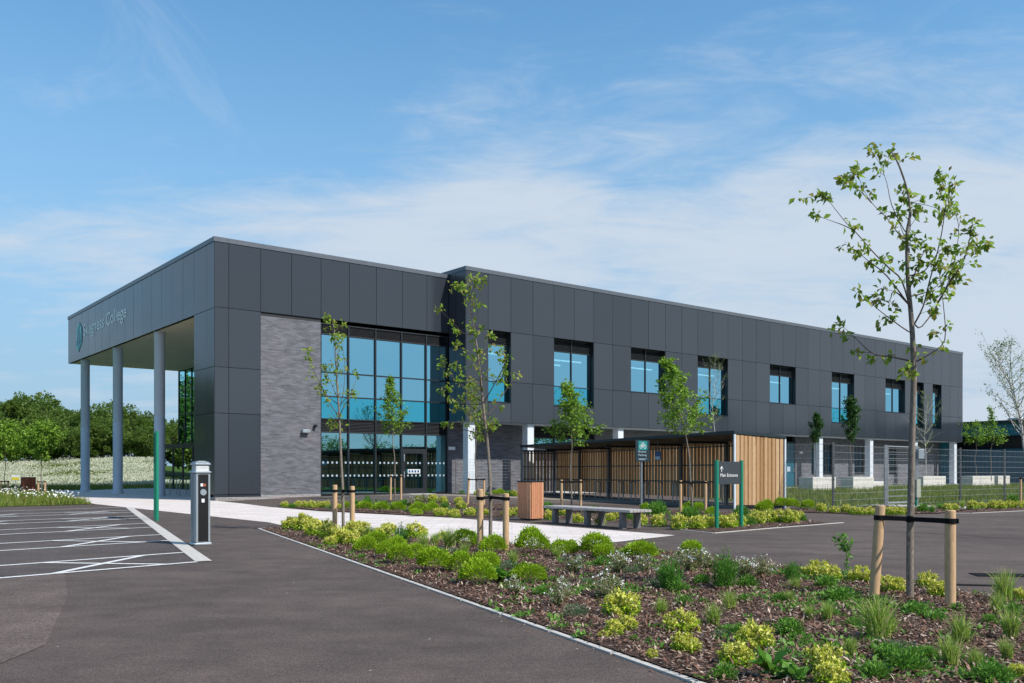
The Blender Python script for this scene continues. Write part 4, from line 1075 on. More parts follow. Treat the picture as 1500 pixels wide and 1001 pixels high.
def traced_tree(name, label, base, D, trunk, branches, r0, leafmat, lsize, per, gap, spread, seed, extra=3, bark='bark', cat='tree', grp=None, droop=.5):
    """a tree whose limbs follow the surveyed outline, each leaving the trunk at its own depth angle"""
    rg = np.random.default_rng(seed); rd = random.Random(seed)
    t = thing(name, label, cat, base, 0, grp)
    def P(q, dy): 
        v_ = at(q[0], q[1], D+dy); return v_-base
    tp = [P(q, 0) for q in trunk]; tp[0] = Vector((tp[0].x, 0, -.02)); tp = smoothpath(tp); H = tp[-1].z
    m_ = MB(); n = len(tp)
    m_.tube(tp, [max(.004, r0*(1-.9*(i/(n-1))**1.1)) for i in range(n)], 10)
    pts = []; br = MB(); allb = []; seen = []          # seen: outline place and depth offset of limbs built so far
    for a_, b_ in zip(trunk, trunk[1:]):
        for j in range(6): seen.append((a_[0]+(b_[0]-a_[0])*j/6, a_[1]+(b_[1]-a_[1])*j/6, 0.0))
    for k, b in enumerate(branches):
        near = min(seen, key=lambda s_: (s_[0]-b[0][0])**2+(s_[1]-b[0][1])**2); d0 = near[2]
        b = [(near[0], near[1])]+[q for q in b if (q[0]-near[0])**2+(q[1]-near[1])**2 > 9]
        sl_ = (1 if k % 2 else -1)*rd.uniform(.2, .6); s0 = P(b[0], 0); ps = []; last_ = None
        for q in b: 
            w0 = P(q, 0); dist = (w0-s0).length; dy = d0+sl_*dist; ps.append(P(q, dy))
            if last_:
                for j in range(1, 6): seen.append((last_[0]+(q[0]-last_[0])*j/5, last_[1]+(q[1]-last_[1])*j/5, last_[2]+(dy-last_[2])*j/5))
            last_ = (q[0], q[1], dy)
        allb.append((smoothpath(ps, 3), rd.uniform(.35, .5)))
    for k in range(extra):                     # limbs that leave toward and away from the lens
        s, dr = along(tp, rd.uniform(.45, .6)); a_ = (1 if k % 2 else -1)*R(90)+rd.uniform(-.5, .5); ln_ = H*rd.uniform(.12, .18)
        o_ = Vector((math.cos(a_), math.sin(a_), 0)); allb.append((smoothpath([s, s+o_*ln_*.35+Vector((0, 0, ln_*.4)), s+o_*ln_*.6+Vector((0, 0, ln_*1.1))], 4), .4))
    for path, rr in allb:
        z_ = max(0, min(1, path[0].z/H)); rb_ = max(.006, r0*(1-.9*z_)*rr*1.3); n = len(path)
        br.tube(path, [max(.0022, rb_*(1-.85*i/(n-1))) for i in range(n)], 7)
        ln_ = sum((path[i+1]-path[i]).length for i in range(n-1)); k = max(3, int(ln_/gap))
        for i in range(k):
            tt = .22+.78*(i+rd.random()*.8)/k
            if rd.random() < .34: continue
            p, d = along(path, min(1, tt))
            if rd.random() < .75:
                off = Vector((rd.gauss(0, 1), rd.gauss(0, 1), rd.gauss(0, .6))).normalized()*rd.uniform(.02, .13)
                br.tube([p, p+off*.6+d*.03, p+off+d*.04], [.0028, .002, .0015], 4, cap=False); pts.append((p+off+d*.04, off.normalized()))
            else: pts.append((p, d))
        pts.append((path[-1], d)); pts.append((path[-1]-d*.04, d))
    for i in range(int(H*.45/gap*.8)):
        p, d = along(tp, rd.uniform(.52, 1)); off = Vector((rd.gauss(0, 1), rd.gauss(0, 1), 0)).normalized()*.05
        if rd.random() < .6: pts.append((p+off, off.normalized()))
    o = m_.build('trunk', bark, t); smooth_angle(o, 60)
    o = br.build('branches', 'bark_twig' if bark == 'bark' else bark, t)
    v, q = leafset(rg, pts, per, lsize, spread, droop); fastmesh('crown', [(v, q, 0)], [leafmat], t); return t
def z5(l): return [(1140+x/2.706, 190+y/2.706) for x, y in l]
base = G(1333, 880); base.z = 0; DT = base.y
T1t = [(1333, 880), (1333, 800), (1334.5, 720), (1336, 640), (1338.5, 560), (1337, 500), (1334, 456), (1330, 412), (1328.5, 367), (1329, 338), (1333, 312), (1329, 279), (1317, 242), (1305, 222)]
T1b = [z5(b) for b in (
 [(530, 715), (490, 600), (440, 550), (380, 490), (310, 410), (265, 365), (190, 270), (170, 258)], [(300, 400), (260, 380), (210, 362), (150, 340)],
 [(515, 690), (430, 580), (350, 515), (310, 480)], [(490, 430), (430, 350), (370, 290), (330, 220), (310, 150)], [(370, 290), (320, 240), (250, 190)],
 [(500, 400), (450, 300), (430, 210), (400, 130), (360, 80)], [(540, 770), (575, 700), (600, 600), (640, 450), (660, 330), (665, 260), (640, 170)],
 [(570, 780), (650, 660), (700, 520), (715, 380), (690, 300), (690, 215)], [(640, 680), (690, 590), (740, 510), (770, 370)], [(740, 500), (790, 480), (825, 450)],
 [(545, 920), (600, 890), (660, 835), (655, 700), (640, 580), (630, 520)], [(540, 920), (440, 900), (370, 885), (300, 820), (245, 770)], [(515, 800), (430, 740), (370, 690), (320, 640)],
 [(522, 400), (522, 300), (510, 240), (470, 130), (445, 85)], [(520, 580), (580, 560), (640, 480), (680, 470)], [(525, 700), (460, 640), (440, 680), (400, 670)], [(525, 640), (560, 520), (590, 470)],
 [(520, 480), (480, 370), (470, 330)], [(530, 290), (590, 300), (650, 320)], [(530, 660), (600, 640), (650, 600), (700, 560)], [(535, 850), (545, 950), (510, 955)])]
traced_tree('young_tree', 'tall leggy young tree close on the right rising above the roofline', base, DT, T1t, T1b, .036, 'leaf_cherry', .066, (7, 11), .105, .026, 11, extra=0, grp='young street trees', droop=.7)
tie('thick pale stakes and black strap around the near right tree', [(G(1280, 878), .90+.02, .065), (G(1392, 892), .90, .0)], (base.x, base.y), .80, r_=.047)
base = G(718, 803); base.z = 0
z7 = lambda l: [(640+x/3.85, 400+y/3.85) for x, y in l]
T2t = [(718, 803), (718.5, 730), (715, 660), (707.5, 592), (701, 527), (695, 486), (688, 439), (684, 405)]
T2b = [z7(b) for b in ([(205, 350), (150, 340), (80, 270), (10, 200)], [(240, 500), (270, 430), (290, 350)], [(215, 310), (240, 150), (265, 40)], [(240, 720), (150, 640), (60, 560), (25, 500)],
  [(260, 730), (350, 580), (385, 500), (365, 430)], [(300, 790), (370, 690), (450, 570)], [(240, 740), (150, 740), (70, 700), (60, 640)], [(225, 900), (130, 880), (45, 855)], [(225, 500), (150, 440), (110, 390)],
  [(255, 620), (300, 590), (340, 610), (390, 560)], [(225, 620), (150, 560), (110, 520)], [(200, 280), (130, 80), (105, 70)], [(180, 150), (210, 80), (215, 20)], [(245, 820), (180, 800), (110, 750)], [(250, 800), (290, 860), (320, 850)])]
traced_tree('young_tree', 'sparse tall young tree in front of the step in the dark facade', base, base.y, T2t, T2b, .033, 'leaf_cherry', .078, (5, 9), .11, .032, 12, extra=1, grp='young street trees')
tie('stakes and black strap around the sparse tree beside the timber bin', [(G(703.5, 810), .98, .0), (G(741, 812), .92, .0)], (base.x, base.y), .84, r_=.048)
base = G(503, 780); base.z = 0
z3 = lambda l: [(460+x/3.573, 460+y/3.573) for x, y in l]
T3t = [(503, 780), (502, 720), (499.5, 670), (497, 610), (493.5, 560), (492, 520), (489, 480), (481, 459)]
T3b = [z3(b) for b in ([(130, 540), (90, 480), (40, 380), (0, 300), (-30, 230), (-25, 190)], [(130, 540), (170, 460), (210, 380), (220, 320)], [(120, 450), (80, 340), (50, 270)], [(125, 520), (155, 400), (160, 250), (140, 120)],
  [(115, 300), (105, 200), (100, 130)], [(110, 90), (135, 65), (150, 50)], [(120, 550), (95, 520), (70, 460)], [(130, 590), (100, 580)], [(110, 110), (85, 50), (60, 10)], [(120, 480), (60, 420), (30, 400)], [(140, 480), (180, 430), (200, 420)])]
traced_tree('young_tree', 'slim young tree with yellowish leaves in front of the brick and glass bay', base, base.y, T3t, T3b, .033, 'leaf_cherry', .08, (5, 9), .11, .036, 13, extra=1, grp='young street trees')
tie('stakes and black strap around the slim tree in front of the brick bay', [(G(490.5, 781.5), .98, .0), (G(516, 783), .96, .0)], (base.x, base.y), .86, r_=.048)

def gen_tree(name, label, base, H, z0, rx, nbr, lsize, per, leafmat, seed, r0=.03, lean=(0, 0), up=.8, prof=None, bark='bark', twigs=3, spread=.05, droop=.35, cat='tree', grp=None, gap=.12, dens=1.0):
    rg = np.random.default_rng(seed); rd = random.Random(seed); t = thing(name, label, cat, base, 0, grp)
    tp = [Vector((lean[0]*(k/8)**1.6+rd.gauss(0, .012)*k, lean[1]*(k/8)**1.6+rd.gauss(0, .01)*k, H*k/8-(.03 if k == 0 else 0))) for k in range(9)]
    tp = smoothpath(tp, 3); n = len(tp); m_ = MB(); m_.tube(tp, [max(.004, r0*(1-.9*(i/(n-1))**1.1)) for i in range(n)], 8)
    o = m_.build('trunk', bark, t); smooth_angle(o, 60)
    br = MB(); pts = []
    prof = prof or (lambda s: max(.12, math.sin(math.pi*min(1, s*.9+.12))**.8))
    for k in range(nbr):
        s = (k+rd.random()*.7)/nbr; hz = z0+(H-z0)*.97*s; p, d = along(tp, hz/H)
        a_ = k*2.399+rd.uniform(-.4, .4); ln_ = rx*prof(s)*rd.uniform(.75, 1.15); o_ = Vector((math.cos(a_), math.sin(a_), 0))
        u_ = up*rd.uniform(.6, 1.3)
        path = smoothpath([p, p+o_*ln_*.45+Vector((0, 0, ln_*u_*.35)), p+o_*ln_+Vector((0, 0, ln_*u_))], 4)
        rb_ = max(.005, r0*.4*(1-s*.7)); br.tube(path, [max(.002, rb_*(1-.8*i/8)) for i in range(len(path))], 5, cap=False)
        def put(path, ln_, st):
            kk = max(2, int(ln_/gap*dens))
            for i in range(kk):
                q, d = along(path, min(.999, st+(1-st)*(i+rd.random())/kk)); pts.append((q+Vector((rd.gauss(0, .03), rd.gauss(0, .03), rd.gauss(0, .03))), d))
        put(path, ln_, .25)
        for j in range(twigs):
            q, d = along(path, rd.uniform(.25, .85)); tl = ln_*rd.uniform(.25, .5); dd = (d+Vector((rd.gauss(0, .7), rd.gauss(0, .7), rd.gauss(.1, .5)))).normalized()
            tw = [q, q+dd*tl*.5, q+dd*tl+Vector((0, 0, tl*.15))]; br.tube(tw, [.004, .003, .0015], 4, cap=False); put(tw, tl, .1)
    br.build('branches', 'bark_twig' if bark == 'bark' else bark, t)
    v, q = leafset(rg, pts, per, lsize, spread, droop); fastmesh('crown', [(v, q, 0)], [leafmat], t); return t
def bd_(px, D): p = at(px, 700, D); p.z = gz(p.x, p.y); return p
def zt_(py, D): return EYE+(HY-py)/F*D
# trees round the middle bed
D = 37.0; b = bd_(579, D)
gen_tree('young_tree', 'small bushy green tree in front of the glazed screen door', b, zt_(556, D), zt_(645, D), wpx(26, D), 30, .10, (4, 7), 'leaf_fresh', 21, lean=(-.25, 0), grp='young street trees', up=.9, twigs=4, prof=lambda s: max(.1, (1-s)**.75*(1 if s > .1 else .8)))
tie('stakes and strap around the small bushy tree by the glass door', [(bd_(572, D), zt_(699, D), .02), (bd_(587.5, D), zt_(699, D), .0)], (b.x, b.y), .95)
D = 33.5; b = bd_(697.5, D)
gen_tree('young_tree', 'thin green tree just behind the sparse tree, near the first white column', b, zt_(560, D), zt_(650, D), wpx(22, D), 20, .09, (3, 5), 'leaf_cherry', 22, lean=(-.1, 0), grp='young street trees', up=.9)
tie('leaning stakes around the thin tree in front of the first white column', [(bd_(685, D), zt_(701, D), .05), (bd_(709, D), zt_(702, D), .0)], (b.x, b.y), .95)
D = 28.0; b = bd_(837, D)
gen_tree('young_tree', 'round crowned green tree between the bin and the bicycle sign', b, zt_(563, D), zt_(650, D), wpx(40, D), 34, .10, (4, 7), 'leaf_fresh', 23, grp='young street trees', up=.55, twigs=4, prof=lambda s: max(.1, (1-s)**.85))
tie('stakes and strap around the round crowned tree behind the bench', [(bd_(822.5, D), zt_(703, D), 0), (bd_(850.5, D), zt_(703, D), 0)], (b.x, b.y), zt_(706, D))
D = 25.8; b = bd_(1014, D)
gen_tree('young_tree', 'left leaning green tree with long low limbs before the shelter', b, zt_(527, D), zt_(640, D), wpx(46, D), 30, .10, (4, 8), 'leaf_fresh', 24, lean=(-.62, 0), grp='young street trees', up=.65, twigs=4, prof=lambda s: max(.14, (1-s)**.8))
tie('stakes and strap around the leaning tree beside the Main Entrance sign', [(bd_(997, D), zt_(704, D), 0), (bd_(1033.5, D), zt_(705, D), 0)], (b.x, b.y), zt_(707, D))
D = 47; b = bd_(1046, D)
gen_tree('birch_tree', 'pale thin birch rising behind the roof of the timber shelter', b, zt_(520, D), zt_(625, D), wpx(22, D), 26, .055, (2, 4), 'leaf_birch', 25, bark='bark_pale', up=1.3, cat='birch', twigs=4, gap=.2)
# trees in the planters
D = 55.5; b = bd_(1195, D); b.z = .6
gen_tree('column_tree', 'short tight columnar tree in the nearest white planter', b, zt_(607, D)-.6, zt_(650, D)-.6, wpx(9, D), 26, .12, (5, 8), 'leaf_dark', 26, up=1.6, gap=.08)
D = 57.5; b = bd_(1246, D); b.z = .6
gen_tree('column_tree', 'taller columnar tree in the second white planter', b, zt_(583, D)-.6, zt_(648, D)-.6, wpx(12, D), 44, .12, (5, 8), 'leaf_dark', 27, up=1.8, gap=.08)
D = 65.5; b = bd_(1356, D); b.z = .6
gen_tree('birch_tree', 'sparse white stemmed birch in the planter right of the near trunk', b, zt_(572, D)-.6, zt_(665, D)-.6, wpx(30, D), 26, .07, (2, 4), 'leaf_birch', 28, bark='bark_pale', up=.9, cat='birch', twigs=4, gap=.22, r0=.05)
D = 68; b = bd_(1430, D); b.z = .6
gen_tree('young_tree', 'round loose tree in the long planter, nearer the dark building', b, zt_(618, D)-.6, zt_(652, D)-.6, wpx(25, D), 13, .13, (3, 5), 'leaf_fresh', 29, up=.35, twigs=4, spread=.09)
b = bd_(1452, D); b.z = .6
gen_tree('young_tree', 'yellow green tree in the long planter with a thin raised leader', b, zt_(597, D)-.6, zt_(652, D)-.6, wpx(23, D), 18, .14, (3, 5), 'leaf_fresh', 30, up=.4, twigs=4, spread=.09, prof=lambda s: max(.08, (1-s)**1.5))
# big birch at the right edge
D = 33.5; b = bd_(1509, D); b.z = 0
gen_tree('birch_tree', 'large airy leaning birch at the right edge of the view', b, zt_(503, D), zt_(645, D), wpx(50, D), 46, .06, (2, 4), 'leaf_birch', 31, bark='bark_pale', lean=(-1.05, 0), up=1.35, cat='birch', twigs=5, r0=.065, gap=.17)
tie('stakes around the leaning birch at the right edge', [(bd_(1495, D-.3), zt_(700, D), 0), (bd_(1522, D-.3), zt_(700, D), 0)], (b.x, b.y), 1.0)
# verge trees
for px, D, s_, lab in ((7, 50, 32, 'small green tree at the left edge of the flowery verge'), (61, 49, 33, 'small green tree behind the red bin on the verge')):
    b = bd_(px, D)
    gen_tree('young_tree', lab, b, zt_(618, D), zt_(675, D), wpx(36, D), 26, .15, (4, 7), 'leaf_fresh', s_, up=.35, twigs=4, spread=.08, grp='young verge trees')
    tie(('short dark stakes at the left edge of the verge', 'short dark stakes beside the red bin')[px > 50], [(bd_(px-5, D), .75, 0), (bd_(px+5, D), .75, 0)], (b.x, b.y), .7, r_=.05)

# wood behind the meadow: full trees
def crown_mesh(seed, n=15000, W=4.6, H=9.5):
    rg = np.random.default_rng(seed); k = 110
    cc = rg.normal(size=(k, 3)); cc = unit(cc)*rg.uniform(.25, 1.12, (k, 1))**.5; cc[:, 2] = cc[:, 2]*.95
    cc = cc*np.array([W, W, H*.5])*.86+np.array([0, 0, H*.53]); cr = rg.uniform(.35, 1.15, k)
    cc[:, :2] *= (1-.35*np.clip((cc[:, 2:3]-H*.55)/(H*.5), 0, 1))
    id_ = rg.integers(0, k, n); d = unit(rg.normal(size=(n, 3))); c = cc[id_]+d*cr[id_][:, None]*rg.uniform(.55, 1.1, (n, 1))
    c[:, 2] = np.maximum(c[:, 2], .2+rg.random(n)*.7)
    return leaves(rg, c, .30, d*.6+np.array([0, 0, .1]), wid=.75, fold=.1)
protos = []
for s_ in range(3):
    t = thing('broadleaf_tree', 'x', 'tree', (0, 0, 0)); v, q = crown_mesh(40+s_); fastmesh('crown', [(v, q, 0)], ['leaf_far'], t)
    m_ = MB(); m_.tube([(0, 0, -.5), (.1, 0, 2), (0, .1, 5), (.2, 0, 7.5)], [.22, .17, .12, .05], 8)
    for k in range(7):
        a_ = k*.9; m_.tube([(.05, .03, 1.6+k*.6), (math.cos(a_)*1.2, math.sin(a_)*1.2, 3.2+k*.6), (math.cos(a_)*2.3, math.sin(a_)*2.3, 4.4+k*.6)], [.08, .05, .02], 5)
    m_.build('trunk', 'bark', t); protos.append(t)
wood = [(-18, 586, 112, 1.05), (18, 573, 110, 1.12), (50, 571, 116, 1.14), (82, 582, 112, 1.0), (106, 601, 120, .9), (138, 588, 110, 1.0), (168, 584, 116, 1.05), (197, 592, 111, .98), (224, 604, 118, .9), (252, 613, 112, .82), (285, 600, 122, 1), (330, 605, 118, 1),
        (-60, 585, 118, 1.1), (66, 600, 102, .8), (152, 606, 103, .75), (0, 600, 103, .85), (118, 618, 101, .65), (215, 620, 104, .68)]
desc = ['off the left edge', 'tall, third crown from the left edge', 'tall rounded, left of the first porch column gap', 'just left of the first porch column', 'low, right behind the first porch column', 'between the first and second porch columns', 'behind the second porch column',
        'between the second and third porch columns', 'behind the third porch column', 'seen through the porch beside the lobby', 'hidden behind the corner pier', 'hidden behind the front wing', 'far off the left edge', 'in front of the tall ones, low and round',
        'low, in front, between the first two columns', 'low, at the left edge of the picture', 'lowest crown, beside the first porch column', 'low, just left of the green sign post']
for i, (px, py, D, s_) in enumerate(wood):
    P = at(px, py, D); h = P.z; x, y = P.x, P.y; zb = bankz(x, y)-.1; sc = (h-zb)/9.9
    lab = 'dark green broadleaf tree beyond the meadow, '+desc[i]
    if i < 3: o = protos[i]; o.location = (x, y, zb); o.rotation_euler = (0, 0, i*1.3); o.scale = (sc*1.05, sc*1.05, sc); o['label'] = lab; o['group'] = 'broadleaf trees behind the meadow'
    else: dup(protos[i % 3], (x, y, zb), i*1.7, lab, (sc*(1.0+.1*(i % 3)), sc*1.05, sc), 'broadleaf trees behind the meadow')
# trees off to the left, mirrored in the porch glazing
for i, (x, y, s_) in enumerate(((-60, 62, 1.15), (-62, 71, 1.3), (-66, 82, 1.35), (-70, 92, 1.4), (-76, 102, 1.4), (-58, 52, 1.1))):
    dup(protos[i % 3], (x, y, 0), i*1.1, 'broadleaf tree off to the left, mirrored in the porch glass, '+['second nearest', 'third nearest', 'fourth nearest', 'second farthest', 'farthest', 'nearest'][i], (s_,)*3, 'broadleaf trees off to the left')
# tree belt far to the right, seen only mirrored in glass and cladding
rg = np.random.default_rng(77); vv, qq = [], []; o_ = 0; base_v, base_q = crown_mesh(60, 2600)
for k in range(34):
    y = -110+k*8+rg.uniform(-2, 2); x = 118+rg.uniform(-6, 8); s_ = rg.uniform(.55, 1.0)
    a_ = rg.uniform(0, 6.28); ca, sa_ = math.cos(a_), math.sin(a_); rot = base_v@np.array([[ca, sa_, 0], [-sa_, ca, 0], [0, 0, 1]])
    rot = (rot*np.array([[1.5, 1.5, 1]])*s_*1.0); vv.append(rot+np.array([x, y, 0])); qq.append(base_q+o_); o_ += len(base_v)
o = fastmesh('far_tree_belt', [(np.concatenate(vv), np.concatenate(qq), 0)], ['leaf_far']); tag(o, 'far belt of trees mirrored in the glass and dark cladding', 'tree belt', None, 'stuff')

# ================================================================ GRASS, MEADOW, MULCH
def inpoly(poly, u, v):
    r_ = np.zeros(len(u), bool); n = len(poly)
    for i in range(n):
        (x0, y0), (x1, y1) = poly[i], poly[(i+1) % n]
        c = ((y0 > v) != (y1 > v)) & (u < (x1-x0)*(v-y0)/((y1-y0) if y1 != y0 else 1e-9)+x0); r_ ^= c
    return r_
def touv(xy): d = xy-np.array([C0.x, C0.y]); return d@np.array([U.x, U.y]), d@np.array([V.x, V.y])
def toxy(u, v): return np.stack([C0.x+U.x*u+V.x*v, C0.y+U.y*u+V.y*v], 1)
def scatter(rg, poly, n, lod=True, maxd=200):
    a = np.array(poly); out = []
    tot = 0
    while tot < n:
        u = rg.uniform(a[:, 0].min(), a[:, 0].max(), n*3); v = rg.uniform(a[:, 1].min(), a[:, 1].max(), n*3)
        k = inpoly(poly, u, v); xy = toxy(u[k], v[k])
        k = (xy[:, 1] > 1.0) & (np.abs(xy[:, 0]) < xy[:, 1]*.75+1.5)
        if lod: k &= rg.random(len(xy)) < np.minimum(1, (9/np.maximum(xy[:, 1], 1))**1.6)
        xy = xy[k]; out.append(xy); tot += len(xy)
    return np.concatenate(out)[:n]
def gzn(xy): return np.array([gz(a, b) for a, b in xy])
rg = np.random.default_rng(5)
bs, cs = [], []
xy = scatter(rg, BED1, 95000); z = gzn(xy)+.026+rg.random(len(xy))*.025
c = np.column_stack([xy, z]); d = rg.normal(size=(len(c), 3)); d[:, 2] *= .28
v, q = leaves(rg, c, .040, d, np.tile([0, 0, 3.0], (len(c), 1)), wid=.30, svar=.8, fold=.04)
parts = [(v, q, 0)]
for poly, n in ((BED2, 5000), (BED3, 900), (BED4, 3500)):
    xy = scatter(rg, poly, n); c = np.column_stack([xy, gzn(xy)+.03]); d = rg.normal(size=(n, 3)); d[:, 2] *= .3
    v, q = leaves(rg, c, .07, d, np.tile([0, 0, 3.0], (n, 1)), wid=.45, svar=.5, fold=.08); parts.append((v, q, 0))
SPILL = [(-6.25, -19.3), (-6.17, -19.17), (-10.01, -34.6), (-11.83, -42), (-12.2, -42), (-10.45, -34.6), (-8.6, -28)]
xy = scatter(rg, SPILL, 900); c = np.column_stack([xy, gzn(xy)+.006]); d = rg.normal(size=(len(c), 3)); d[:, 2] *= .1
u1, v1 = touv(xy); keep = rg.random(len(xy)) < np.exp(-((-6.17+(v1+19.17)*.2488)-u1).clip(0)/.12); c = c[keep]; d = d[keep]
v, q = leaves(rg, c, .022, d, np.tile([0, 0, 3.0], (len(c), 1)), wid=.5, svar=.6, fold=.05); parts.append((v, q, 0))
o = fastmesh('bark_mulch', parts, ['chip']); tag(o, 'loose brown bark chips covering the planted beds', 'bark mulch', None, 'stuff')
# small weeds and seedlings between the shrubs
xy = scatter(rg, BED1, 4600); uu, vv_ = touv(xy); k = rg.random(len(xy)) < np.clip(.05+.9*(np.sin(uu*2.3+vv_)+np.sin(vv_*1.9-uu*1.3) > .6)*((uu+10.2)/3).clip(0, 1)*np.clip((-vv_-27)/6, 0.1, 1), 0, .8); xy = xy[k]
cen = np.repeat(np.column_stack([xy, np.full(len(xy), .03)]), 14, 0); cen[:, :2] += rg.normal(size=(len(cen), 2))*.035
v, q = leaves(rg, cen, .045, rg.normal(size=(len(cen), 3))+np.array([0, 0, .8]), wid=.45)
o = fastmesh('ground_weeds', [(v, q, 0)], ['leaf_herb']); tag(o, 'tiny green seedlings scattered over the bark', 'weeds', None, 'stuff')
# lawn behind the fence
LW = [(12.6, -20.5), (18, -21.0), (72, -21.8), (72, -4.2), (22, -4.0), (16.5, -15.6), (14.6, -18.2)]
xy = scatter(rg, LW, 60000, False); z = gzn(xy)+.01
h = rg.uniform(.10, .30, len(xy))*(1+.6*(rg.random(len(xy)) < .06)); v, q = blades(rg, np.column_stack([xy, z]), h, rg.normal(size=(len(xy), 2))*.06, rg.uniform(.012, .03, len(xy)), 2)
o = fastmesh('lawn_grass', [(v, q, 0)], ['grass_blade']); tag(o, 'longish green grass on the lawn behind the wire fence', 'grass', None, 'stuff')
# verge grass and flowers
VG = [(-5.2, -1.3), (-2.6, 19.5), (-2.0, 24), (-20, 26), (-40, 18), (-40, -8.5), (-14.6, -3.3)]
xy = scatter(rg, VG, 34000, False); h = rg.uniform(.08, .32, len(xy)); v, q = blades(rg, np.column_stack([xy, np.full(len(xy), .02)]), h, rg.normal(size=(len(xy), 2))*.08, rg.uniform(.014, .035, len(xy)), 2)
xf = scatter(rg, VG, 9000, False); nz = np.sin(xf[:, 0]*.9)+np.sin(xf[:, 1]*.7+xf[:, 0]*.4); u_, v_ = touv(xf); kk = (rg.random(len(xf)) < .10+.14*nz) & (v_ > .5+(-u_-5)*.1); xf = xf[kk]
fv_, fq_ = leaves(rg, np.column_stack([xf, rg.uniform(.2, .42, len(xf))]), .075, None, np.tile([0, -1.0, 2.0], (len(xf), 1)), wid=1.0)
xf2 = scatter(rg, VG, 160, False); gv_, gq_ = leaves(rg, np.column_stack([xf2, rg.uniform(.15, .35, len(xf2))]), .05, wid=1.0)
o = fastmesh('verge_grass', [(v, q, 0), (fv_, fq_, 1), (gv_, gq_, 2)], ['grass_blade', 'flower_white', 'flower_mix']); tag(o, 'rough grass with daisies and poppies on the left verge', 'grass', None, 'stuff')
# meadow bank of white flowers
n = 52000; D_ = rg.uniform(60, 108, n); x = (rg.uniform(-90, 330, n)-750)/F*D_
zz = np.array([bankz(a, b) for a, b in zip(x, D_)]); h = rg.uniform(.2, .5, n)
v, q = blades(rg, np.column_stack([x, D_, zz-.03]), h, rg.normal(size=(n, 2))*.1, rg.uniform(.03, .07, n), 2)
n = 190000; D_ = rg.uniform(64, 108, n); x = (rg.uniform(-90, 330, n)-750)/F*D_; zz = np.array([bankz(a, b) for a, b in zip(x, D_)])
nz = np.sin(x*.5+D_*.3)+np.sin(D_*.55-x*.23)+np.sin(x*1.7)*.5
k = rg.random(n) < np.clip(.45+.26*nz, .05, 1)*np.clip((D_-65)/4, 0, 1)
fv_, fq_ = leaves(rg, np.column_stack([x, D_, zz+rg.uniform(.2, .5, n)])[k], .085, None, np.tile([0, -1.2, 1.6], (k.sum(), 1)), wid=1.0)
o = fastmesh('meadow', [(v, q, 0), (fv_, fq_, 1)], ['grass_blade', 'flower_cream']); tag(o, 'bank thick with white ox-eye daisies beyond the porch', 'meadow', None, 'stuff')
# ================================================================ SHRUBS
def proto_ball(s):
    rg = np.random.default_rng(s); n = 3400; d = unit(rg.normal(size=(n, 3))); d[:, 2] = np.abs(d[:, 2])*1.0
    d = unit(d); k = 30; cd = unit(rg.normal(size=(k, 3))*np.array([1, 1, .8])+np.array([0, 0, .5])); lump = (.085*np.exp(-((1-d@cd.T)*20)).sum(1).clip(0, 1.5)-.02)
    r_ = (.40+lump)*np.where(rg.random(n) < .05, rg.uniform(1.04, 1.22, n), rg.uniform(.80, 1.04, n))
    c = d*r_[:, None]*np.array([1, 1, 1.0])+np.array([0, 0, .16])
    c[:, 2] = np.maximum(c[:, 2], .02)
    a = leaves(rg, c, .062, d*1.2+np.array([0, 0, .5]), wid=.42); return [(a[0], a[1], 0)], ['leaf_lime']
def proto_gold(s):
    rg = np.random.default_rng(s); k = 26; a_ = rg.uniform(0, 6.28, k); rr = .40*np.sqrt(rg.random(k)); hh = rg.uniform(.20, .58, k)*(1-.5*(rr/.42)**2)
    heads = np.stack([rr*np.cos(a_), rr*np.sin(a_), hh], 1)
    c = np.repeat(heads, 42, 0)+rg.normal(size=(k*42, 3))*.035; d = rg.normal(size=(k*42, 3))+np.array([0, 0, .7])
    a = leaves(rg, c, .085, d, wid=.5)
    n = 500; a2 = rg.uniform(0, 6.28, n); r2 = .42*np.sqrt(rg.random(n)); c2 = np.stack([r2*np.cos(a2), r2*np.sin(a2), rg.uniform(.02, .26, n)], 1); b = leaves(rg, c2, .08, None, wid=.5)
    return [(a[0], a[1], 0), (b[0], b[1], 1)], ['leaf_gold', 'leaf_lime']
def proto_flower(s):
    rg = np.random.default_rng(s); k = 34; P_, F_ = [], []
    for i in range(k):
        a_ = rg.uniform(0, 6.28); r_ = .42*math.sqrt(rg.random()); h = rg.uniform(.32, .72)*(1-.3*r_/.42)
        tip = np.array([r_*math.cos(a_), r_*math.sin(a_), h]); ts = rg.uniform(.15, 1, 34)[:, None]
        P_.append(tip*ts*np.array([1, 1, 1])+rg.normal(size=(34, 3))*.025)
        if rg.random() < .5: F_.append(tip+rg.normal(size=(6, 3))*.035)
    c = np.concatenate(P_); f = np.concatenate(F_); a = leaves(rg, c, .065, None, wid=.42); b = leaves(rg, f, .044, None, np.tile([0, -.6, 1.5], (len(f), 1)), wid=1.0)
    g = c[rg.integers(0, len(c), 150)]; g2 = leaves(rg, g, .035, None, wid=.8)
    return [(a[0], a[1], 0), (b[0], b[1], 1), (g2[0], g2[1], 2)], ['leaf_sage', 'flower_white', 'flower_pink']
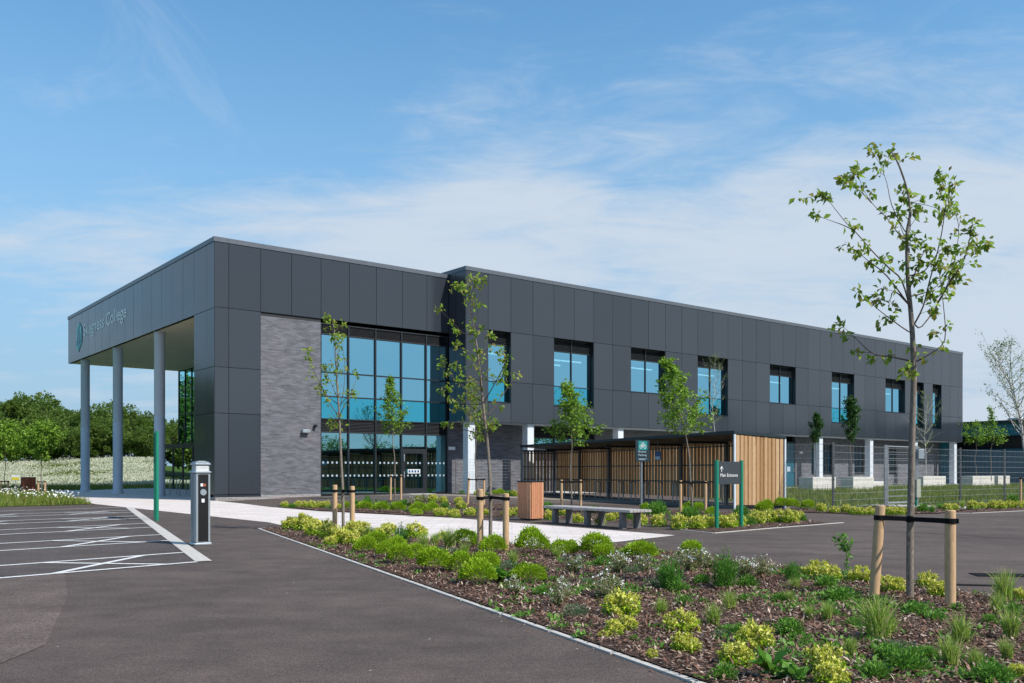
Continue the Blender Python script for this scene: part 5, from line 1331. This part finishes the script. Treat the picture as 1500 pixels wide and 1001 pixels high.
def proto_upright(s):
    rg = np.random.default_rng(s); k = 90; P_, D_ = [], []
    for i in range(k):
        a_ = rg.uniform(0, 6.28); r_ = .30*math.sqrt(rg.random()); h = rg.uniform(.55, 1.0)*(1-.35*r_/.3); l = rg.normal(size=2)*.07
        ts = rg.uniform(.05, 1, 40)[:, None]; b = np.array([r_*math.cos(a_), r_*math.sin(a_), 0]); tip = b*1.35+np.array([l[0], l[1], h])
        P_.append(b+(tip-b)*ts+rg.normal(size=(40, 3))*.012); D_.append(rg.normal(size=(40, 3))*.5+np.array([0, 0, 1.2]))
    a = leaves(rg, np.concatenate(P_), .075, np.concatenate(D_), wid=.22); return [(a[0], a[1], 0)], ['leaf_upright']
def proto_grass(s):
    rg = np.random.default_rng(s); n = 240; b = np.column_stack([rg.normal(size=(n, 2))*.07, np.zeros(n)]); a_ = rg.uniform(0, 6.28, n); r_ = rg.uniform(.05, .48, n)
    v, q = blades(rg, b, rg.uniform(.35, .85, n), np.stack([np.cos(a_)*r_, np.sin(a_)*r_], 1), rg.uniform(.020, .038, n), 5); return [(v, q, 0)], ['leaf_grass']
def proto_herb(s):
    rg = np.random.default_rng(s); n = 620; d = unit(rg.normal(size=(n, 3))+np.array([0, 0, .6])); d[:, 2] = np.abs(d[:, 2]); c = d*rg.uniform(.12, .45, (n, 1))*np.array([1, 1, .95])
    a = leaves(rg, c, .11, d+np.array([0, 0, .4]), wid=.36)
    m2 = 90; b = blades(rg, np.column_stack([rg.normal(size=(m2, 2))*.1, np.zeros(m2)]), rg.uniform(.3, .6, m2), rg.normal(size=(m2, 2))*.22, rg.uniform(.014, .03, m2), 4)
    return [(a[0], a[1], 0), (b[0], b[1], 0)], ['leaf_herb']
def proto_glauc(s):
    rg = np.random.default_rng(s); n = 900; d = unit(rg.normal(size=(n, 3))); d[:, 2] = np.abs(d[:, 2]); c = d*rg.uniform(.1, .48, (n, 1))*np.array([1, 1, .8])
    a = leaves(rg, c, .07, d+np.array([0, 0, .6]), wid=.3); return [(a[0], a[1], 0)], ['leaf_glauc']
def proto_broad(s):
    rg = np.random.default_rng(s); n = 26; a_ = rg.uniform(0, 6.28, n); c = np.column_stack([rg.normal(size=(n, 2))*.04, rg.uniform(.02, .2, n)]); d = np.stack([np.cos(a_), np.sin(a_), rg.uniform(.2, 1.0, n)], 1)
    a = leaves(rg, c, .42, d, np.tile([0, 0, 1.0], (n, 1)), wid=.42, fold=.1); return [(a[0], a[1], 0)], ['leaf_herb']
KIND = {  # kind: builder, object name, category, words, group
 'b': (proto_ball, 'lime_shrub', 'shrub', 'lime domed shrub', 'lime green domed shrubs'),
 'y': (proto_gold, 'golden_shrub', 'shrub', 'yellow shrub', 'yellow leaved low shrubs'),
 'f': (proto_flower, 'flowering_shrub', 'shrub', 'white flowered shrub', 'white flowered shrubs'),
 'u': (proto_upright, 'upright_shrub', 'shrub', 'dark feathery shrub', 'upright feathery shrubs'),
 'g': (proto_grass, 'grass_tuft', 'grass tuft', 'pale grass tuft', 'arching grass tufts'),
 'h': (proto_herb, 'leafy_plant', 'plant', 'leafy green plant', 'mid green leafy plants'),
 's': (proto_glauc, 'sage_plant', 'plant', 'grey green plant', 'grey green low plants'),
 'l': (proto_broad, 'broadleaf_weed', 'plant', 'large leaved plant', 'large leaved plants')}
PM = {k: [] for k in KIND}
def plant_mesh(k, i):
    while len(PM[k]) <= i:
        parts, mats = KIND[k][0](100+len(PM[k])*7+ord(k)); o = fastmesh(KIND[k][1], parts, mats); PM[k].append(o.data); bpy.data.objects.remove(o)
    return PM[k][i]
prng = random.Random(9)
ORD = ['first', 'second', 'third', 'fourth', 'fifth', 'sixth', 'seventh', 'eighth', 'ninth', 'tenth', 'eleventh', 'twelfth', 'thirteenth', 'fourteenth', 'fifteenth', 'sixteenth', 'seventeenth', 'eighteenth', 'nineteenth', 'twentieth',
       'twenty-first', 'twenty-second', 'twenty-third', 'twenty-fourth', 'twenty-fifth', 'twenty-sixth', 'twenty-seventh', 'twenty-eighth', 'twenty-ninth', 'thirtieth']
def ordn(n):
    return ORD[n-1] if n <= 30 else ('thirty-' if n < 40 else 'forty-')+ORD[n % 10-1] if n % 10 else 'fortieth'
def plant_bed(lst, where, marks_, hs=1.0):
    """lst: kind, photo x, photo y of the foot, width in photo pixels"""
    rows = []
    for k, px, py, wd in lst:
        P = G(px, py); P.z += .015; rows.append((k, px, py, wd*P.y/F, P))
    med = {}
    for k in set(r[0] for r in rows):
        s = sorted(r[3] for r in rows if r[0] == k); med[k] = s[len(s)//2]
    cnt = {}
    for k, px, py, wm, P in sorted(rows, key=lambda r: r[1]):
        cnt[k] = cnt.get(k, 0)+1
        size = 'large ' if wm > med[k]*1.2 else ('small ' if wm < med[k]*.82 else '')
        nm = min(marks_, key=lambda m_: (m_[1]-px)**2+((m_[2]-py)*1.6)**2)[0]
        lab = f"{size if len(size+KIND[k][3]+nm+where) < 200 and len((size+KIND[k][3]+' '+nm+' '+where).split()) <= 12 else ''}{KIND[k][3]} {nm}, {ordn(cnt[k])} from left in {where}"
        if len(lab.replace('-', ' ').split()) > 16: lab = f"{KIND[k][3]} {nm}, {ordn(cnt[k])} from left"+(' in '+where if 'near' in where or 'middle' in where else '')
        if len(lab.replace('-', ' ').split()) > 16: lab = lab.replace(' from left in ', ' in ')
        o = bpy.data.objects.new(KIND[k][1], plant_mesh(k, prng.randrange(3))); COL.objects.link(o)
        s = wm/.92*1.16; hs = {'u': 1.25, 'f': 1.1, 'g': 1.1, 'y': 1.05}.get(k, 1.0); o.location = P; o.rotation_euler = (prng.uniform(-.06, .06), prng.uniform(-.06, .06), prng.uniform(0, 6.28)); o.scale = (s*prng.uniform(.92, 1.08), s*prng.uniform(.92, 1.08), s*hs*prng.uniform(.88, 1.1))
        tag(o, lab, KIND[k][2], KIND[k][4]+' in '+where)
A6 = lambda k, x, y, w: (k, 380+x/2.885, 700+y/2.885, w/2.885)
A7 = lambda k, x, y, w: (k, 880+x/2.419, 740+y/2.419, w/2.419)
A3 = lambda k, x, y, w: (k, 400+x/4.6875, 690+y/4.6875, w/4.6875)
bed1 = [A6(*q) for q in (
 ('b', 450, 322, 85), ('b', 490, 300, 85), ('b', 535, 342, 82), ('b', 600, 368, 98), ('b', 583, 312, 76), ('b', 657, 340, 68), ('b', 735, 402, 115), ('b', 845, 402, 102), ('b', 952, 404, 105), ('b', 928, 458, 132), ('b', 1135, 452, 112),
 ('b', 870, 292, 92), ('b', 990, 325, 92), ('b', 1155, 326, 122), ('b', 1290, 338, 92), ('b', 1425, 343, 125), ('b', 930, 300, 60),
 ('y', 130, 220, 70), ('y', 180, 226, 90), ('y', 235, 248, 90), ('y', 290, 262, 85), ('y', 280, 232, 70), ('y', 340, 285, 90), ('y', 390, 288, 80), ('y', 395, 250, 80), ('y', 432, 238, 70), ('y', 440, 270, 70), ('y', 520, 268, 80), ('y', 545, 246, 70), ('y', 655, 258, 80), ('y', 690, 250, 50), ('y', 775, 264, 50), ('y', 300, 290, 60), ('y', 225, 215, 60),
 ('h', 150, 206, 60), ('s', 470, 240, 60), ('u', 597, 272, 60), ('h', 600, 278, 60), ('g', 690, 320, 80), ('g', 800, 300, 90), ('g', 740, 290, 60), ('s', 820, 330, 70), ('g', 870, 330, 60), ('s', 760, 320, 60),
 ('s', 1050, 400, 90), ('h', 1000, 430, 90), ('l', 1040, 452, 120), ('g', 1070, 380, 70), ('f', 1080, 505, 95), ('h', 1190, 505, 70), ('f', 1265, 550, 110), ('f', 1330, 415, 110), ('s', 1375, 460, 70), ('s', 1335, 598, 110),
 ('f', 1290, 480, 70), ('g', 1255, 350, 60), ('g', 1480, 330, 60), ('h', 1450, 380, 70), ('f', 1460, 520, 110), ('g', 560, 300, 50), ('s', 490, 370, 40), ('h', 430, 350, 40), ('s', 650, 250, 50))]
bed1 += [A7(*q) for q in (
 ('b', 8, 198, 70), ('b', 140, 202, 90), ('b', 325, 200, 80), ('f', 60, 250, 100), ('f', 155, 245, 75), ('f', 30, 330, 110), ('f', 225, 265, 80), ('f', 320, 245, 120), ('f', 380, 235, 70), ('f', 505, 262, 100), ('f', 575, 262, 95), ('f', 265, 235, 60),
 ('s', 110, 250, 70), ('g', 75, 200, 50), ('s', 190, 300, 70),
 ('u', 245, 308, 95), ('u', 437, 302, 100), ('u', 680, 278, 62), ('h', 520, 298, 80), ('h', 280, 315, 70), ('h', 360, 285, 70), ('g', 690, 305, 50), ('g', 455, 378, 80), ('h', 510, 350, 50), ('g', 215, 398, 70), ('h', 295, 362, 65), ('h', 365, 355, 40),
 ('g', 400, 435, 80), ('y', 75, 400, 125), ('y', 95, 450, 70), ('y', 45, 470, 70), ('y', 285, 460, 115), ('y', 300, 530, 95), ('y', 545, 520, 125), ('y', 480, 580, 115), ('y', 795, 605, 130), ('y', 815, 650, 110), ('h', 480, 475, 90), ('s', 430, 480, 70),
 ('y', 765, 262, 90), ('y', 815, 275, 70), ('y', 915, 278, 70), ('y', 965, 285, 60), ('y', 1035, 315, 80), ('y', 1155, 300, 70), ('y', 1195, 330, 75), ('h', 845, 350, 110), ('h', 800, 300, 80), ('h', 640, 350, 60), ('g', 670, 355, 50), ('s', 870, 320, 60),
 ('h', 668, 470, 115), ('g', 740, 415, 60), ('g', 800, 420, 70), ('h', 820, 400, 60), ('g', 975, 488, 165), ('g', 1020, 470, 90), ('g', 885, 545, 75), ('g', 1275, 505, 120), ('g', 1240, 585, 120), ('h', 1080, 600, 150), ('h', 1020, 560, 100), ('h', 1150, 560, 90),
 ('s', 1060, 540, 110), ('g', 1430, 350, 110), ('g', 1400, 390, 70), ('h', 1460, 400, 80), ('g', 1450, 485, 110), ('h', 1380, 430, 60), ('l', 600, 625, 170), ('l', 690, 640, 120), ('h', 440, 625, 90), ('h', 970, 625, 100), ('h', 1390, 640, 130), ('g', 1330, 590, 80),
 ('h', 1190, 420, 70), ('h', 1110, 395, 80), ('g', 1195, 330, 60), ('h', 1260, 380, 50), ('g', 1440, 560, 80), ('y', 1480, 620, 70), ('h', 900, 440, 60), ('s', 560, 560, 70), ('y', 1485, 345, 60), ('y', 180, 550, 45), ('h', 120, 490, 35), ('y', 10, 480, 40))]
marks1 = [('by the slim tree', 503, 780), ('by the path corner', 430, 765), ('by the sparse tree', 720, 805), ('at the pale front edging', 560, 830), ('at the pale front edging', 700, 880), ('at the pale front edging', 850, 930), ('near the paving edge', 640, 775),
          ('near the paving edge', 830, 805), ('in mid bed', 800, 850), ('in mid bed', 1000, 860), ('by the tarmac behind', 1060, 825), ('by the thick stakes', 1333, 875), ('by the thick stakes', 1280, 870), ('low in the picture', 1100, 985), ('low in the picture', 1300, 985), ('right of the stakes', 1470, 900), ('in mid bed', 1150, 900), ('in mid bed', 1280, 930)]
plant_bed(bed1, 'the near bed', marks1)
bed2 = [A3(*q) for q in (
 ('y', 80, 252, 55), ('h', 130, 255, 50), ('y', 175, 250, 60), ('y', 225, 252, 60), ('y', 270, 256, 60), ('y', 320, 254, 60), ('y', 365, 256, 60), ('s', 395, 268, 70), ('y', 450, 262, 50), ('b', 510, 270, 60), ('b', 628, 278, 85), ('b', 742, 285, 85), ('b', 858, 290, 85), ('b', 990, 295, 90), ('b', 985, 315, 70), ('b', 1090, 298, 85),
 ('y', 1145, 312, 80), ('y', 1245, 322, 85), ('y', 1350, 310, 80), ('y', 1455, 305, 60), ('h', 650, 240, 90), ('u', 650, 215, 40), ('s', 700, 235, 80), ('h', 760, 240, 60), ('s', 830, 240, 70), ('h', 900, 245, 80), ('f', 950, 245, 70), ('f', 1030, 225, 70), ('y', 1000, 215, 60), ('y', 1095, 212, 65), ('y', 1170, 222, 60), ('y', 1275, 225, 60), ('f', 690, 262, 60),
 ('h', 1180, 260, 70), ('y', 1290, 262, 70), ('s', 1220, 280, 70), ('h', 560, 236, 60), ('g', 480, 235, 50), ('s', 920, 285, 60), ('y', 1190, 300, 60), ('h', 1050, 262, 60), ('s', 1330, 280, 60), ('h', 1400, 290, 60))]
bed2 += [('y', 742, 757, 16), ('y', 757, 756, 16), ('h', 800, 748, 22), ('y', 806, 762, 17), ('y', 846, 766, 17), ('y', 880, 770, 16), ('y', 893, 764, 17), ('y', 905, 762, 17), ('y', 938, 770, 20), ('y', 965, 772, 22), ('y', 995, 776, 26), ('b', 1008, 755, 20), ('b', 1024, 754, 22),
 ('h', 962, 756, 34), ('b', 948, 752, 18), ('u', 965, 752, 16), ('h', 1012, 762, 30), ('y', 1022, 776, 24), ('y', 1038, 774, 24), ('h', 1048, 766, 22), ('y', 1066, 774, 28), ('y', 1080, 772, 24), ('h', 1095, 770, 22), ('y', 1108, 768, 24), ('y', 1126, 766, 26), ('y', 1143, 766, 26), ('y', 1158, 767, 24), ('b', 1118, 754, 20), ('h', 1086, 757, 24), ('b', 1043, 757, 16), ('h', 1175, 764, 14), ('y', 1172, 760, 13),
 ('h', 870, 752, 20), ('s', 860, 760, 16), ('h', 920, 762, 18), ('s', 985, 764, 20), ('y', 825, 756, 14), ('h', 780, 752, 16)]
marks2 = [('beside the pale path', 480, 750), ('beside the pale path', 600, 755), ('near the glass door', 579, 733), ('near the leaning stakes', 697, 738), ('left of the timber bin', 740, 760), ('behind the bench', 870, 765), ('right of the bench', 965, 765), ('around the entrance sign', 1060, 770), ('at the pointed end', 1150, 765), ('before the shelter', 1014, 752)]
plant_bed(bed2, 'the middle bed', marks2)
bed3 = [('b', 1122, 748, 18), ('b', 1146, 746, 20), ('b', 1160, 746, 18), ('b', 1183, 747, 16), ('y', 1203, 750, 15), ('y', 1222, 752, 14), ('y', 1240, 752, 15), ('y', 1250, 754, 14), ('y', 1262, 755, 16), ('y', 1275, 755, 16)]
plant_bed(bed3, 'the bed beside the shelter', [('at the corner of the shelter', 1130, 745), ('below the fence', 1240, 752), ('beside the gate path', 1280, 755)])
bed4 = [('y', 1303, 755, 16), ('y', 1316, 755, 16), ('y', 1330, 754, 14), ('h', 1352, 750, 18), ('g', 1366, 751, 12), ('y', 1388, 749, 14), ('h', 1378, 746, 14), ('y', 1398, 748, 13), ('g', 1410, 745, 12), ('y', 1425, 747, 16), ('y', 1437, 746, 14), ('s', 1448, 744, 20), ('y', 1455, 746, 16), ('y', 1466, 746, 16), ('y', 1478, 745, 14), ('y', 1490, 745, 14), ('h', 1485, 738, 20), ('u', 1365, 752, 8), ('s', 1432, 741, 16), ('y', 1502, 744, 14)]
plant_bed(bed4, 'the fence strip', [('beside the gate', 1320, 750), ('behind the near tree', 1345, 750), ('between two fence posts', 1435, 745), ('at the right edge', 1490, 745)])
bed5 = [('b', 733, 727, 12), ('h', 745, 727, 14), ('y', 700, 726, 11), ('y', 752, 727, 12), ('h', 676, 724, 9), ('b', 722, 726, 9), ('h', 711, 726, 9)]
plant_bed(bed5, 'the wall strip', [('right of the column', 705, 725), ('left of the shelter', 750, 727), ('left of the column', 676, 724)])
# the tall thistly weed standing alone by the tarmac
b = G(1240, 843); b.z = .02; rg = np.random.default_rng(3)
t = thing('tall_weed', 'lone tall leafy weed with a bushy top, left of the near stakes', 'plant', b)
m_ = MB(); m_.tube([(0, 0, 0), (.01, 0, .18), (-.01, 0, .30), (-.04, 0, .40)], [.007, .006, .005, .003], 6)
hd = [(-.10, .02, .40), (-.05, -.03, .44), (.0, .02, .42), (.04, 0, .36), (-.02, .02, .32), (-.07, 0, .34), (.03, -.02, .29)]
for q in hd: m_.tube([(-.0, 0, .25), q], [.004, .002], 4)
m_.build('stem', 'leaf_herb', t)
c = np.concatenate([np.array(q)+rg.normal(size=(11, 3))*.018 for q in hd]+[np.array([[0, 0, z]]) + rg.normal(size=(4, 3))*.02 for z in (.06, .11, .17, .2)])
v, q = leaves(rg, c, .062, rg.normal(size=(len(c), 3))+np.array([0, 0, .4]), wid=.45); fastmesh('foliage', [(v, q, 0)], ['leaf_herb'], t)
